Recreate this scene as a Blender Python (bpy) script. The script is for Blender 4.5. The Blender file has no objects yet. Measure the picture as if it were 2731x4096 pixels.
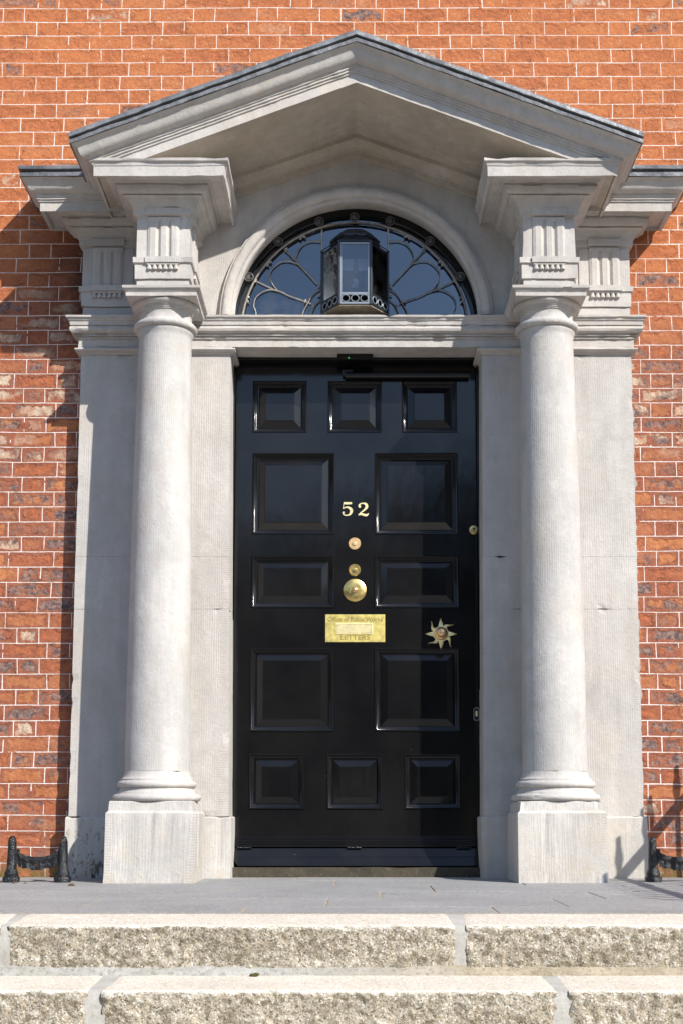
import bpy, bmesh, math, random
from mathutils import Vector, noise
random.seed(7)
C = bpy.context.scene
COL = C.collection
R = math.radians

# ------------------------------------------------------------------ camera, sky, sun, exposure
SUN_AZ, SUN_EL = 43.0, 37.0          # degrees right of the facade normal / above the horizon
cd = bpy.data.cameras.new('camera'); cam = bpy.data.objects.new('camera', cd); COL.objects.link(cam)
cam.location = (0, -6.85, 0.263); cam.rotation_euler = (R(90 + 7.4486), 0, 0)
cd.sensor_fit = 'VERTICAL'; cd.sensor_height = 24; cd.sensor_width = 24
cd.lens = 5400 / 4096 * 24
cd.shift_x = -58.5 / 4096; cd.shift_y = 546 / 4096
cd.clip_start = 0.1; cd.clip_end = 2000
C.camera = cam
W = bpy.data.worlds.new('World'); C.world = W; W.use_nodes = True
wt = W.node_tree
sky = wt.nodes.new('ShaderNodeTexSky'); sky.sky_type = 'NISHITA'; sky.sun_disc = False
sky.sun_elevation = R(SUN_EL); sky.sun_rotation = R(180 - SUN_AZ)
sky.air_density = 1.0; sky.dust_density = 0.4; sky.ozone_density = 1.5
bg = wt.nodes['Background']; bg.inputs['Strength'].default_value = 0.14
wt.links.new(sky.outputs[0], bg.inputs[0])
sl = bpy.data.lights.new('sun', 'SUN'); sl.energy = 4.3; sl.angle = R(0.5); sl.color = (1, .955, .88)
sun = bpy.data.objects.new('sun', sl); COL.objects.link(sun)
sdir = Vector((math.sin(R(SUN_AZ)) * math.cos(R(SUN_EL)), -math.cos(R(SUN_AZ)) * math.cos(R(SUN_EL)), math.sin(R(SUN_EL))))
sun.rotation_euler = sdir.to_track_quat('Z', 'Y').to_euler(); sun.location = sdir * 20
C.view_settings.view_transform = 'Standard'; C.view_settings.look = 'None'
C.view_settings.exposure = 0.60; C.view_settings.gamma = 1

# ------------------------------------------------------------------ node helper
class NT:
    def __init__(s, name):
        s.m = bpy.data.materials.new(name); s.m.use_nodes = True
        s.t = s.m.node_tree; s.N = s.t.nodes; s.L = s.t.links
        s.b = s.N['Principled BSDF']
    def put(s, sock, v):
        if isinstance(v, bpy.types.NodeSocket): s.L.new(v, sock)
        elif isinstance(v, (tuple, list)) and len(v) == 3 and sock.type == 'RGBA': sock.default_value = (*v, 1)
        else: sock.default_value = v
    def set(s, **k):
        for a, v in k.items(): s.put(s.b.inputs[a.replace('_', ' ')], v)
    def math(s, op, a, b=0.0, c=0.0, clamp=False):
        n = s.N.new('ShaderNodeMath'); n.operation = op; n.use_clamp = clamp
        s.put(n.inputs[0], a); s.put(n.inputs[1], b)
        if len(n.inputs) > 2: s.put(n.inputs[2], c)
        return n.outputs[0]
    def mix(s, f, a, b, mode='MIX'):
        n = s.N.new('ShaderNodeMix'); n.data_type = 'RGBA'; n.blend_type = mode
        s.put(n.inputs[0], f); s.put(n.inputs[6], a); s.put(n.inputs[7], b)
        return n.outputs[2]
    def rng(s, v, a, b, c=0.0, d=1.0, smooth=False):
        n = s.N.new('ShaderNodeMapRange'); n.clamp = True
        if smooth: n.interpolation_type = 'SMOOTHSTEP'
        s.put(n.inputs[0], v); s.put(n.inputs[1], a); s.put(n.inputs[2], b); s.put(n.inputs[3], c); s.put(n.inputs[4], d)
        return n.outputs[0]
    def noise(s, vec, scale, detail=2.0, rough=0.5, out=0, dist=0.0):
        n = s.N.new('ShaderNodeTexNoise'); s.put(n.inputs['Vector'], vec)
        n.inputs['Scale'].default_value = scale; n.inputs['Detail'].default_value = detail
        n.inputs['Roughness'].default_value = rough; n.inputs['Distortion'].default_value = dist
        return n.outputs[out]
    def vor(s, vec, scale, out='Distance', feature='F1', rand=1.0):
        n = s.N.new('ShaderNodeTexVoronoi'); n.feature = feature; s.put(n.inputs['Vector'], vec)
        n.inputs['Scale'].default_value = scale; n.inputs['Randomness'].default_value = rand
        return n.outputs[out]
    def white(s, vec):
        n = s.N.new('ShaderNodeTexWhiteNoise'); n.noise_dimensions = '3D'; s.put(n.inputs['Vector'], vec)
        return n.outputs['Value'], n.outputs['Color']
    def pos(s): return s.N.new('ShaderNodeNewGeometry').outputs['Position']
    def nor(s): return s.N.new('ShaderNodeNewGeometry').outputs['True Normal']
    def obj(s): return s.N.new('ShaderNodeTexCoord').outputs['Object']
    def sep(s, v):
        n = s.N.new('ShaderNodeSeparateXYZ'); s.put(n.inputs[0], v); return n.outputs
    def com(s, x, y, z):
        n = s.N.new('ShaderNodeCombineXYZ'); s.put(n.inputs[0], x); s.put(n.inputs[1], y); s.put(n.inputs[2], z); return n.outputs[0]
    def vmul(s, v, k):
        n = s.N.new('ShaderNodeVectorMath'); n.operation = 'MULTIPLY'; s.put(n.inputs[0], v); n.inputs[1].default_value = k; return n.outputs[0]
    def bump(s, h, dist, strength=1.0, chain=None):
        n = s.N.new('ShaderNodeBump'); s.put(n.inputs['Height'], h); n.inputs['Distance'].default_value = dist
        n.inputs['Strength'].default_value = strength
        if chain is not None: s.L.new(chain, n.inputs['Normal'])
        return n.outputs[0]

def stone(name, base=(.512, .482, .452), tool=1.0, round_=False, grime=0.0, pitch=.0115, pits=.5, margin=None):
    n = NT(name); p = n.pos(); P = n.sep(p); N = n.sep(n.nor())
    if round_:
        o = n.sep(n.obj()); s = n.math('MULTIPLY', n.math('ARCTAN2', o[0], o[1]), .15)
    else:
        s = n.math('ADD', n.math('MULTIPLY', P[0], n.math('ABSOLUTE', N[1])), n.math('MULTIPLY', P[1], n.math('ABSOLUTE', N[0])))
    if margin:                       # chiselled margin: strokes run across a narrow strip along the upright arrises
        ax = n.math('ABSOLUTE', P[0]); mg = 0.0
        for lo, hi in margin:
            q = n.math('MULTIPLY', n.math('GREATER_THAN', ax, lo), n.math('LESS_THAN', ax, hi)); mg = n.math('MAXIMUM', mg, q)
        s = n.math('ADD', n.math('MULTIPLY', s, n.math('SUBTRACT', 1.0, mg)), n.math('MULTIPLY', P[2], mg))
    wob = n.math('MULTIPLY', n.math('SUBTRACT', n.noise(n.vmul(p, (1, 1, .4)), 22, 3), .5), .014)
    ph = n.math('MULTIPLY', n.math('ADD', s, wob), 2 * math.pi / pitch)
    groove = n.math('ADD', n.math('MULTIPLY', n.math('SINE', ph), .5), .5)
    vertical = n.math('SUBTRACT', 1.0, n.math('ABSOLUTE', N[2]))
    mask = n.rng(n.noise(n.vmul(p, (1, 1, .35)), 5.5, 3, .6), .38, .62, .25, 1.0)
    groove = n.math('MULTIPLY', n.math('MULTIPLY', groove, mask), vertical)
    fine = n.noise(p, 60, 5, .7)
    mid = n.noise(p, 14, 4, .6)
    big = n.noise(p, 1.7, 4, .6)
    streak = n.noise(n.vmul(p, (9, 9, 1.1)), 1.6, 4, .6)
    pit = n.rng(n.vor(p, 38), .0, .13, 1.0, 0.0)
    pitm = n.math('MULTIPLY', pit, n.rng(n.noise(p, 6, 2), .52, .66))
    v = n.rng(big, .3, .72, .86, 1.1)
    v = n.math('MULTIPLY', v, n.rng(streak, .3, .7, .91, 1.07))
    v = n.math('MULTIPLY', v, n.rng(mid, .3, .7, .94, 1.05))
    v = n.math('MULTIPLY', v, n.rng(fine, .3, .7, .93, 1.05))
    v = n.math('MULTIPLY', v, n.rng(groove, 0, 1, 1 - .035 * tool, 1.0))
    v = n.math('MULTIPLY', v, n.rng(pitm, 0, 1, 1, 1 - pits))
    col = n.mix(1.0, base, n.com(v, v, v), 'MULTIPLY')
    blot = n.rng(n.noise(n.vmul(p, (1, 1, .7)), 8, 6, .72), .52, .68, 0, .22)
    col = n.mix(blot, col, (.30, .275, .24))
    col = n.mix(n.rng(n.noise(p, 5, 6, .75), .56, .68, 0, .35), col, (.66, .63, .59))
    warm = n.rng(n.noise(p, 2.6, 4, .65), .5, .75)
    col = n.mix(n.math('MULTIPLY', warm, .45), col, (base[0] * .96, base[1] * .86, base[2] * .72))
    col = n.mix(n.math('MULTIPLY', n.rng(n.noise(p, 3.3, 5, .7), .60, .74), .35), col, (.30, .29, .28))
    if grime:
        low = n.rng(P[2], .34, .0, 0, 1)
        g = n.math('MULTIPLY', n.rng(n.math('ADD', n.noise(n.vmul(p, (1, 1, .6)), 48, 4, .7), n.math('MULTIPLY', low, .10)), .60, .66), grime)
        g = n.math('MULTIPLY', g, n.math('LESS_THAN', P[0], -.95))
        col = n.mix(n.math('MULTIPLY', g, n.math('ADD', low, .12)), col, (.06, .06, .06))
        col = n.mix(n.math('MULTIPLY', n.rng(n.noise(p, 7, 4, .7), .5, .7), n.math('MULTIPLY', low, .6)), col, (.42, .33, .2))
    h = n.math('ADD', n.math('MULTIPLY', groove, .32 * tool), n.math('MULTIPLY', fine, 1.0))
    h = n.math('ADD', h, n.math('MULTIPLY', pitm, -1.2))
    b = n.bump(h, .0022, .9)
    b = n.bump(mid, .006, .35, b)
    n.set(Base_Color=col, Roughness=.88, Normal=b)
    n.b.inputs['Specular IOR Level'].default_value = .25
    return n.m

def brick_material():
    n = NT('tuck_pointed_brick'); p = n.pos(); P = n.sep(p)
    H, PER, HD = .0805, .350, .116
    wz = n.math('MULTIPLY', n.math('SUBTRACT', n.noise(p, .9, 2), .5), .020)
    wz2 = n.math('MULTIPLY', n.math('SUBTRACT', n.noise(p, 7, 2), .5), .006)
    z = n.math('ADD', n.math('SUBTRACT', P[2], .070), n.math('ADD', wz, wz2))
    rz = n.math('DIVIDE', z, H); row = n.math('FLOOR', rz); fz = n.math('SUBTRACT', rz, row)
    odd = n.math('MODULO', n.math('ADD', row, 200.0), 2.0)
    jit, _ = n.white(n.com(row, 3.3, 1.1))
    wx = n.math('MULTIPLY', n.math('SUBTRACT', n.noise(p, 2.3, 2), .5), .03)
    xx = n.math('ADD', n.math('ADD', P[0], wx), n.math('ADD', n.math('MULTIPLY', odd, PER / 2), n.math('MULTIPLY', jit, .022)))
    t = n.math('DIVIDE', n.math('ADD', xx, 20 * PER), PER); k = n.math('FLOOR', t); ft = n.math('MULTIPLY', n.math('SUBTRACT', t, k), PER)
    ish = n.math('LESS_THAN', ft, HD)
    # distance to vertical joints (0, HD, PER)
    d0 = n.math('MINIMUM', ft, n.math('SUBTRACT', PER, ft)); d1 = n.math('ABSOLUTE', n.math('SUBTRACT', ft, HD))
    dv = n.math('MINIMUM', d0, d1)
    dh = n.math('MULTIPLY', n.math('MINIMUM', fz, n.math('SUBTRACT', 1.0, fz)), H)
    rag = n.math('MULTIPLY', n.math('SUBTRACT', n.noise(p, 60, 3), .5), .0022)
    lw = n.math('ADD', n.rng(n.noise(p, 3.1, 2), .3, .7, .0013, .0025), rag)
    lh = n.math('LESS_THAN', dh, lw)
    lv = n.math('LESS_THAN', dv, n.math('MULTIPLY', lw, 1.05))
    gapv = n.math('LESS_THAN', n.noise(p, 5.3, 3, .7), .60)
    gaph = n.math('LESS_THAN', n.noise(n.vmul(p, (1, 1, 1)), 3.9, 4, .75), .665)
    line = n.math('MAXIMUM', n.math('MULTIPLY', lh, gaph), n.math('MULTIPLY', lv, gapv))
    bid = n.com(n.math('ADD', n.math('MULTIPLY', k, 2.0), ish), row, odd)
    rv, rc = n.white(bid); RC = n.sep(rc)
    # ragged brick face inside its coloured stopping mortar
    rg = n.math('MULTIPLY', n.math('SUBTRACT', n.noise(p, 20, 5, .7), .56), .085)
    dl = n.math('MINIMUM', n.math('MULTIPLY', dv, .8), dh)
    dlr = n.math('ADD', dl, rg)
    face = n.rng(dlr, .006, .016, 0, 1, True)
    up = n.rng(P[2], 2.5, 3.5, 0, 1, True)
    low = n.math('SUBTRACT', 1.0, up)
    stop = n.mix(up, (.32, .125, .080), (.52, .18, .075))
    stop = n.mix(n.math('MULTIPLY', n.rng(n.noise(p, 11, 4, .65), .35, .7, 0, .8), n.rng(low, 0, 1, .35, 1)), stop, (.29, .085, .052))
    stop = n.mix(n.rng(n.noise(p, 4, 4, .65), .52, .72, 0, .6), stop, (.50, .20, .11))
    orange = n.mix(n.rng(n.noise(p, 30, 5, .7), .3, .7), (.44, .155, .07), (.54, .23, .10))
    red = n.mix(n.rng(n.noise(p, 22, 5, .7), .35, .7), (.46, .15, .07), n.mix(low, (.38, .13, .06), (.26, .09, .06)))
    grey = n.mix(n.rng(n.noise(p, 34, 5, .75), .42, .62), (.085, .07, .08), (.34, .22, .20))
    pale = n.mix(n.rng(n.noise(p, 26, 5, .7), .35, .7), (.62, .53, .44), (.42, .2, .13))
    f = n.mix(n.math('GREATER_THAN', RC[0], .42), orange, red)
    f = n.mix(n.math('MULTIPLY', n.math('GREATER_THAN', RC[1], n.rng(low, 0, 1, .90, .52)), n.rng(n.noise(p, 13, 4, .7), .38, .52)), f, grey)
    mids = n.math('MULTIPLY', n.rng(P[2], 1.9, 2.3, 0, 1), n.rng(P[2], 3.1, 2.9, 0, 1))
    f = n.mix(n.math('MULTIPLY', n.math('GREATER_THAN', RC[2], n.rng(mids, 0, 1, .95, .45)), n.rng(n.noise(p, 9, 4, .7), .42, .55)), f, pale)
    amt = n.rng(n.math('ADD', rv, n.math('MULTIPLY', low, .25)), .10, .75, .15, 1.0)
    col = n.mix(n.math('MULTIPLY', face, amt), stop, f)
    # crack line round the old face
    ring = n.math('MULTIPLY', n.rng(n.math('ABSOLUTE', n.math('SUBTRACT', dlr, .0085)), .0, .0016, 1, 0), n.rng(n.noise(p, 12, 2), .48, .62, 0, .65))
    col = n.mix(n.math('MULTIPLY', ring, n.rng(low, 0, 1, .6, 1)), col, (.13, .045, .025))
    soot = n.rng(n.noise(p, 17, 6, .75), .62, .72, 0, .6)
    col = n.mix(soot, col, (.10, .055, .045))
    fl = n.noise(n.vmul(p, (1, 1, 2.6)), 15, 6, .78)
    col = n.mix(n.rng(fl, .54, .66, 0, .45), col, n.mix(up, (.17, .07, .05), (.27, .095, .045)))
    col = n.mix(n.rng(fl, .46, .34, 0, .40), col, n.mix(up, (.50, .24, .16), (.64, .28, .13)))
    cr = n.math('ABSOLUTE', n.math('SUBTRACT', n.noise(n.vmul(p, (1, 1, 3.2)), 10, 5, .7), .5))
    cr = n.math('MULTIPLY', n.rng(cr, .0, .010, 1, 0), n.rng(n.noise(p, 8, 3), .5, .6, 0, .7))
    col = n.mix(cr, col, (.12, .04, .025))
    # moss and dirt along the foot
    ft0 = n.math('MULTIPLY', n.rng(P[2], .11, .0, 0, 1), n.rng(n.noise(p, 16, 4, .7), .36, .55))
    # dampness and painted shade beside the doorcase under its cornice, left side, with white salts
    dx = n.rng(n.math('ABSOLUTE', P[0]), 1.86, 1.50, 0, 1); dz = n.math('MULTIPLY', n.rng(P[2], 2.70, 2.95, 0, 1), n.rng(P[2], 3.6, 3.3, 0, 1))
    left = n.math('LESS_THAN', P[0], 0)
    damp_shade = n.math('MULTIPLY', n.math('MULTIPLY', dx, dz), n.math('MULTIPLY', left, n.rng(n.noise(p, 5, 4, .7), .3, .6, .45, .95)))
    col = n.mix(damp_shade, col, (.10, .04, .032))
    salt = n.math('MULTIPLY', n.rng(n.noise(p, 46, 4, .8), .63, .68), n.math('MULTIPLY', n.rng(n.math('ABSOLUTE', P[0]), 1.60, 1.46, 0, .8), n.rng(P[2], 1.4, 2.2, 0.1, 1)))
    col = n.mix(salt, col, (.6, .56, .52))
    vv = n.rng(n.noise(p, 70, 4, .7), .3, .7, .85, 1.12)
    col = n.mix(1.0, col, n.com(vv, vv, vv), 'MULTIPLY')
    lc = n.mix(n.rng(n.noise(p, 20, 3), .4, .7), (.85, .78, .82), (.70, .60, .56))
    col = n.mix(line, col, lc)
    col = n.mix(ft0, col, (.13, .105, .035))
    h = n.math('ADD', n.math('MULTIPLY', n.noise(p, 45, 6, .75), .9), n.math('MULTIPLY', n.math('MULTIPLY', face, amt), n.math('SUBTRACT', n.noise(p, 30, 3), .75)))
    h = n.math('SUBTRACT', h, n.math('MULTIPLY', ring, .8))
    h = n.math('ADD', h, n.math('MULTIPLY', line, .8))
    col = n.mix(1.0, col, (1.03, 1.01, .92), 'MULTIPLY')
    n.set(Base_Color=col, Roughness=.9, Normal=n.bump(h, .008, 1.0))
    n.b.inputs['Specular IOR Level'].default_value = .2
    return n.m

def granite(name='granite', a=(.60, .545, .465), b=(.48, .43, .355)):
    n = NT(name); p = n.pos(); N = n.sep(n.nor()); P = n.sep(p)
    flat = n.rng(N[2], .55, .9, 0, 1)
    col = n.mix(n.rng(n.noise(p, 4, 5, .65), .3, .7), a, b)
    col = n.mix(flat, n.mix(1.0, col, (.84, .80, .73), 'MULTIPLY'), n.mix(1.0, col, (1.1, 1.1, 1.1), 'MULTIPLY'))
    sp = n.vor(p, 210, 'Color'); S = n.sep(sp)
    col = n.mix(n.math('MULTIPLY', n.math('GREATER_THAN', S[0], .86), n.rng(flat, 0, 1, .75, .35)), col, (.11, .095, .07))
    col = n.mix(n.math('MULTIPLY', n.math('GREATER_THAN', S[1], .82), .7), col, (.80, .77, .70))
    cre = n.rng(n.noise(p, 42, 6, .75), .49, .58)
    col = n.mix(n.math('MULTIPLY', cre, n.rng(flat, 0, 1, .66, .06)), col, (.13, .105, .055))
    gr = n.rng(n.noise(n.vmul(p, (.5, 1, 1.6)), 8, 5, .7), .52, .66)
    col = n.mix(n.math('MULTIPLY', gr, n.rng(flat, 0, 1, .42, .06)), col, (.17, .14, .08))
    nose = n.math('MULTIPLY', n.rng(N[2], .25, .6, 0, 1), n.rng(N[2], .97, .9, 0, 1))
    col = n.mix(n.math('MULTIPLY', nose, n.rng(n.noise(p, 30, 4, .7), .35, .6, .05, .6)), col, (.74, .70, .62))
    h = n.math('ADD', n.math('MULTIPLY', n.noise(p, 90, 4, .8), .6), n.math('MULTIPLY', n.noise(p, 34, 5, .7), 1.3))
    h = n.math('MULTIPLY', h, n.rng(flat, 0, 1, 1.0, .22))
    n.set(Base_Color=col, Roughness=.85, Normal=n.bump(h, .013, 1.0))
    return n.m

def paving():
    n = NT('paving_stone'); p = n.pos()
    oi = n.N.new('ShaderNodeObjectInfo')
    col = n.mix(n.rng(n.noise(p, 2.1, 5, .6), .3, .7), (.245, .243, .243), (.315, .312, .310))
    f = n.rng(n.noise(p, 85, 5, .85), .36, .64, .60, 1.34)
    col = n.mix(1.0, col, n.com(f, f, f), 'MULTIPLY')
    col = n.mix(n.rng(n.noise(p, 9, 5, .7), .56, .75, 0, .35), col, (.36, .345, .32))
    n.set(Base_Color=col, Roughness=.75, Normal=n.bump(n.noise(p, 120, 4, .75), .002, .8))
    return n.m

def mortar(name, c, c2):
    n = NT(name); p = n.pos()
    col = n.mix(n.rng(n.noise(p, 9, 5, .7), .35, .7), c, c2)
    col = n.mix(n.rng(n.noise(p, 60, 4, .7), .55, .7, 0, .4), col, (.2, .18, .15))
    n.set(Base_Color=col, Roughness=.9, Normal=n.bump(n.noise(p, 60, 5, .75), .004, .8))
    return n.m

def mixed_mortar():
    n = NT('patched_mortar'); p = n.pos(); P = n.sep(p)
    g = n.mix(n.rng(n.noise(p, 9, 5, .7), .35, .7), (.42, .41, .38), (.30, .285, .25))
    b = n.mix(n.rng(n.noise(p, 11, 5, .7), .35, .7), (.44, .37, .27), (.27, .22, .15))
    f = n.rng(n.math('ADD', P[0], n.math('MULTIPLY', n.noise(n.vmul(p, (1, 1, 4)), 2.5, 4, .7), 1.1)), .35, 1.0)
    col = n.mix(f, g, b)
    col = n.mix(n.rng(n.noise(p, 60, 4, .7), .50, .66, 0, .6), col, (.16, .135, .10))
    n.set(Base_Color=col, Roughness=.9, Normal=n.bump(n.noise(p, 50, 5, .75), .006, 1.0))
    return n.m

def paint_black(name='black_gloss_paint', coarse=False):
    n = NT(name); p = n.pos()
    if coarse:
        c = n.mix(n.rng(n.noise(p, 30, 4, .7), .60, .70), (.008, .009, .011), (.09, .045, .025))
        n.set(Base_Color=c, Roughness=.22, Normal=n.bump(n.noise(p, 85, 4, .7), .007, .9))
    else:
        dust = n.rng(n.noise(p, 2.2, 5, .6), .35, .75)
        c = n.mix(dust, (.0055, .0055, .0065), (.013, .0125, .0125))
        sp = n.math('MULTIPLY', n.rng(n.vor(p, 26), .030, .05, 1, 0), n.rng(n.sep(p)[2], 1.2, .1, 0, 1))
        sp = n.math('MULTIPLY', sp, n.math('GREATER_THAN', n.noise(p, 9, 2), .56))
        c = n.mix(sp, c, (.5, .48, .45))
        r = n.rng(n.noise(p, 5, 4, .6), .3, .7, .09, .17)
        n.set(Base_Color=c, Roughness=r, Normal=n.bump(n.noise(n.vmul(p, (1, 1, .35)), 7, 3, .5), .006, .35))
        n.b.inputs['IOR'].default_value = 1.44
    return n.m

def brass(name, c=(.78, .58, .22), rough=.22, tarn=.5):
    n = NT(name); p = n.pos()
    t = n.rng(n.noise(p, 34, 4, .65), .45, .7, 0, tarn)
    col = n.mix(t, c, (c[0] * .55, c[1] * .5, c[2] * .45))
    n.set(Base_Color=col, Metallic=1.0, Roughness=n.rng(n.noise(p, 50, 3), .3, .7, rough, rough + .14), Normal=n.bump(n.noise(p, 22, 3), .002, .3))
    return n.m

def lead_metal(name='lead', c=(.13, .132, .138)):
    n = NT(name); p = n.pos()
    col = n.mix(n.rng(n.noise(n.vmul(p, (1, 1, .4)), 9, 5, .7), .35, .7), c, (c[0] * 2.1, c[1] * 2.1, c[2] * 2.1))
    col = n.mix(n.rng(n.noise(n.vmul(p, (6, 6, .6)), 5, 3, .7), .66, .74, 0, .5), col, (.55, .55, .55))
    n.set(Base_Color=col, Metallic=.35, Roughness=.5, Normal=n.bump(n.noise(p, 14, 4, .6), .010, .8))
    return n.m

def plain(name, c, rough=.5, metal=0.0, bumpd=0.0, c2=None, scale=12):
    n = NT(name); p = n.pos()
    col = n.mix(n.rng(n.noise(p, scale, 4, .6), .3, .7), c, c2 or (c[0] * .75, c[1] * .75, c[2] * .75))
    n.set(Base_Color=col, Roughness=rough, Metallic=metal)
    if bumpd: n.set(Normal=n.bump(n.noise(p, 40, 4, .7), bumpd, .8))
    return n.m

def glass_pane(name, refl=.14, tint=(.35, .42, .5)):
    m = bpy.data.materials.new(name); m.use_nodes = True; t = m.node_tree; t.nodes.clear()
    o = t.nodes.new('ShaderNodeOutputMaterial'); g = t.nodes.new('ShaderNodeBsdfGlossy'); tr = t.nodes.new('ShaderNodeBsdfTransparent')
    g.inputs['Roughness'].default_value = .015; g.inputs['Color'].default_value = (.82, .9, 1, 1); tr.inputs['Color'].default_value = (*tint, 1)
    mx = t.nodes.new('ShaderNodeMixShader'); lw = t.nodes.new('ShaderNodeLayerWeight'); lw.inputs['Blend'].default_value = .28
    ma = t.nodes.new('ShaderNodeMath'); ma.operation = 'MULTIPLY_ADD'; ma.inputs[1].default_value = .9; ma.inputs[2].default_value = refl
    t.links.new(lw.outputs['Fresnel'], ma.inputs[0]); t.links.new(ma.outputs[0], mx.inputs[0])
    ns = t.nodes.new('ShaderNodeTexNoise'); ns.inputs['Scale'].default_value = 6; bp = t.nodes.new('ShaderNodeBump'); bp.inputs['Distance'].default_value = .002
    bp.inputs['Strength'].default_value = .3
    t.links.new(ns.outputs[0], bp.inputs['Height']); t.links.new(bp.outputs[0], g.inputs['Normal'])
    t.links.new(tr.outputs[0], mx.inputs[1]); t.links.new(g.outputs[0], mx.inputs[2])
    df = t.nodes.new('ShaderNodeBsdfDiffuse'); df.inputs['Color'].default_value = (.5, .48, .44, 1); m2 = t.nodes.new('ShaderNodeMixShader')   # dust film
    dn = t.nodes.new('ShaderNodeTexNoise'); dn.inputs['Scale'].default_value = 7; dn.inputs['Detail'].default_value = 6; dn.inputs['Roughness'].default_value = .7
    gp = t.nodes.new('ShaderNodeNewGeometry'); t.links.new(gp.outputs['Position'], dn.inputs['Vector'])
    mr = t.nodes.new('ShaderNodeMapRange'); mr.inputs[1].default_value = .42; mr.inputs[2].default_value = .75; mr.inputs[4].default_value = .07
    t.links.new(dn.outputs[0], mr.inputs[0]); t.links.new(mr.outputs[0], m2.inputs[0]); t.links.new(mx.outputs[0], m2.inputs[1]); t.links.new(df.outputs[0], m2.inputs[2])
    t.links.new(m2.outputs[0], o.inputs[0])
    return m

M = dict(
    stone=stone('tooled_limestone'), stone_jamb=stone('margined_limestone', margin=((1.418, 1.46), (.62, .690))),
    stone_plain=stone('smooth_limestone', tool=.35),
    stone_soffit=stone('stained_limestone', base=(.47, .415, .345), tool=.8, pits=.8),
    stone_round=stone('tooled_column_limestone', base=(.49, .468, .445), round_=True, tool=.9),
    stone_foot=stone('weathered_plinth_limestone', base=(.53, .502, .468), tool=1.1, grime=.10, pitch=.013, margin=((.758, .784), (1.152, 1.18))),
    stone_foot_dirty=stone('spotted_plinth_limestone', base=(.52, .50, .47), tool=1.0, grime=.9, pitch=.013),
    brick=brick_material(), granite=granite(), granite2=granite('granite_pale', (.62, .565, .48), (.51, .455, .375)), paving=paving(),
    joint_tan=mortar('tan_mortar', (.42, .34, .23), (.30, .25, .17)),
    joint_grey=mortar('grey_mortar', (.44, .43, .40), (.33, .31, .27)),
    joint_mixed=mixed_mortar(), joint_brown=mortar('brown_mortar', (.33, .28, .20), (.22, .18, .12)),
    fillet=mortar('lime_mortar', (.38, .34, .31), (.22, .17, .15)),
    door=paint_black(), iron=paint_black('tarred_iron', True),
    brass=brass('polished_brass', rough=.28), brass_flap=brass('flap_brass', (.80, .70, .40), .5, .3), brass_plate=brass('letter_brass', (.86, .70, .24), .42, .35), brass_pink=brass('worn_brass', (.84, .60, .33), .42, .25), bronze=brass('bronze', (.92, .62, .32), .34, .15),
    brass_old=brass('old_brass', (1.0, .88, .50), .5, .15), gold=brass('pale_brass', (.92, .78, .44), .45, .1),
    lead=lead_metal(), came=plain('lead_came', (.52, .48, .43), .42, .4, .002, (.26, .23, .21), 40),
    rosette=plain('rosette_lead', (.17, .16, .15), .5, .4, .002, (.10, .09, .09), 40),
    lantern=plain('lantern_paint', (.022, .028, .038), .32, 0, .001), lantern_ring=plain('lantern_ring_paint', (.30, .34, .40), .4, .2),
    pane=glass_pane('window_glass', .115, (.22, .25, .30)), lpane=glass_pane('lantern_glass', .10, (.75, .8, .85)), spane=glass_pane('dim_lantern_glass', -.06, (.10, .10, .11)),
    dark=plain('dark_hall', (.012, .012, .014), .9), board=plain('lantern_board', (.24, .2, .15), .8, 0, .002, (.12, .10, .07), 25),
    black=plain('black_plastic', (.006, .006, .007), .3), sillstone=mortar('dirty_sill_stone', (.075, .062, .04), (.035, .03, .02)),
    white=plain('white_ceramic', (.3, .3, .3), .4), steel=plain('steel', (.5, .5, .48), .3, 1.0),
    leaf=plain('dry_leaf', (.10, .055, .02), .8, 0, .003), moss=plain('moss', (.05, .05, .012), .95, 0, .01, (.10, .08, .02), 60),
    tree=plain('tree_leaves', (.035, .05, .02), .8, 0, 0, (.07, .09, .035), 3), asphalt=plain('asphalt', (.06, .06, .06), .85, 0, .004),
    tan=plain('pavement', (.24, .22, .19), .85, 0, .003, (.2, .2, .19), 2),
    copper=plain('copper_thread', (.7, .4, .2), .3, 1.0),
)
led = NT('green_indicator'); led.set(Base_Color=(0, .3, .05)); led.b.inputs['Emission Color'].default_value = (.05, 1, .2, 1); led.b.inputs['Emission Strength'].default_value = .6
M['led'] = led.m

# ------------------------------------------------------------------ object helpers
def tagp(o, label=None, cat=None, group=None, kind=None):
    if label: o['label'] = label
    if cat: o['category'] = cat
    if group: o['group'] = group
    if kind: o['kind'] = kind
    return o
def empty(name, loc, label, cat, group=None):
    o = bpy.data.objects.new(name, None); COL.objects.link(o); o.location = loc; o.empty_display_size = .1
    return tagp(o, label, cat, group)
bpy.context.view_layer.update()

def link(name, bm, mat, parent=None, smooth=None, origin=None, bevel=0.0, label=None):
    me = bpy.data.meshes.new(name)
    bmesh.ops.recalc_face_normals(bm, faces=bm.faces)
    if smooth is not None:
        for f in bm.faces: f.smooth = True
        for e in bm.edges:
            if len(e.link_faces) == 2 and e.calc_face_angle(0) > R(smooth): e.smooth = False
    # children keep world-space mesh: parents carry only a translation
    off = Vector(origin) if origin is not None else Vector((0, 0, 0))
    if origin is not None: bmesh.ops.translate(bm, verts=bm.verts, vec=-off)
    bm.to_mesh(me); bm.free()
    me.materials.append(mat)
    o = bpy.data.objects.new(name, me); COL.objects.link(o)
    if parent is not None:
        o.parent = parent
        wl = Vector((0, 0, 0)); q = parent
        while q is not None: wl += q.location; q = q.parent
        o.location = off - wl
    else: o.location = off
    if bevel:
        b = o.modifiers.new('bevel', 'BEVEL'); b.width = bevel; b.segments = 2; b.limit_method = 'ANGLE'; b.angle_limit = R(40)
    if label: o['label'] = label
    return o

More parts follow.
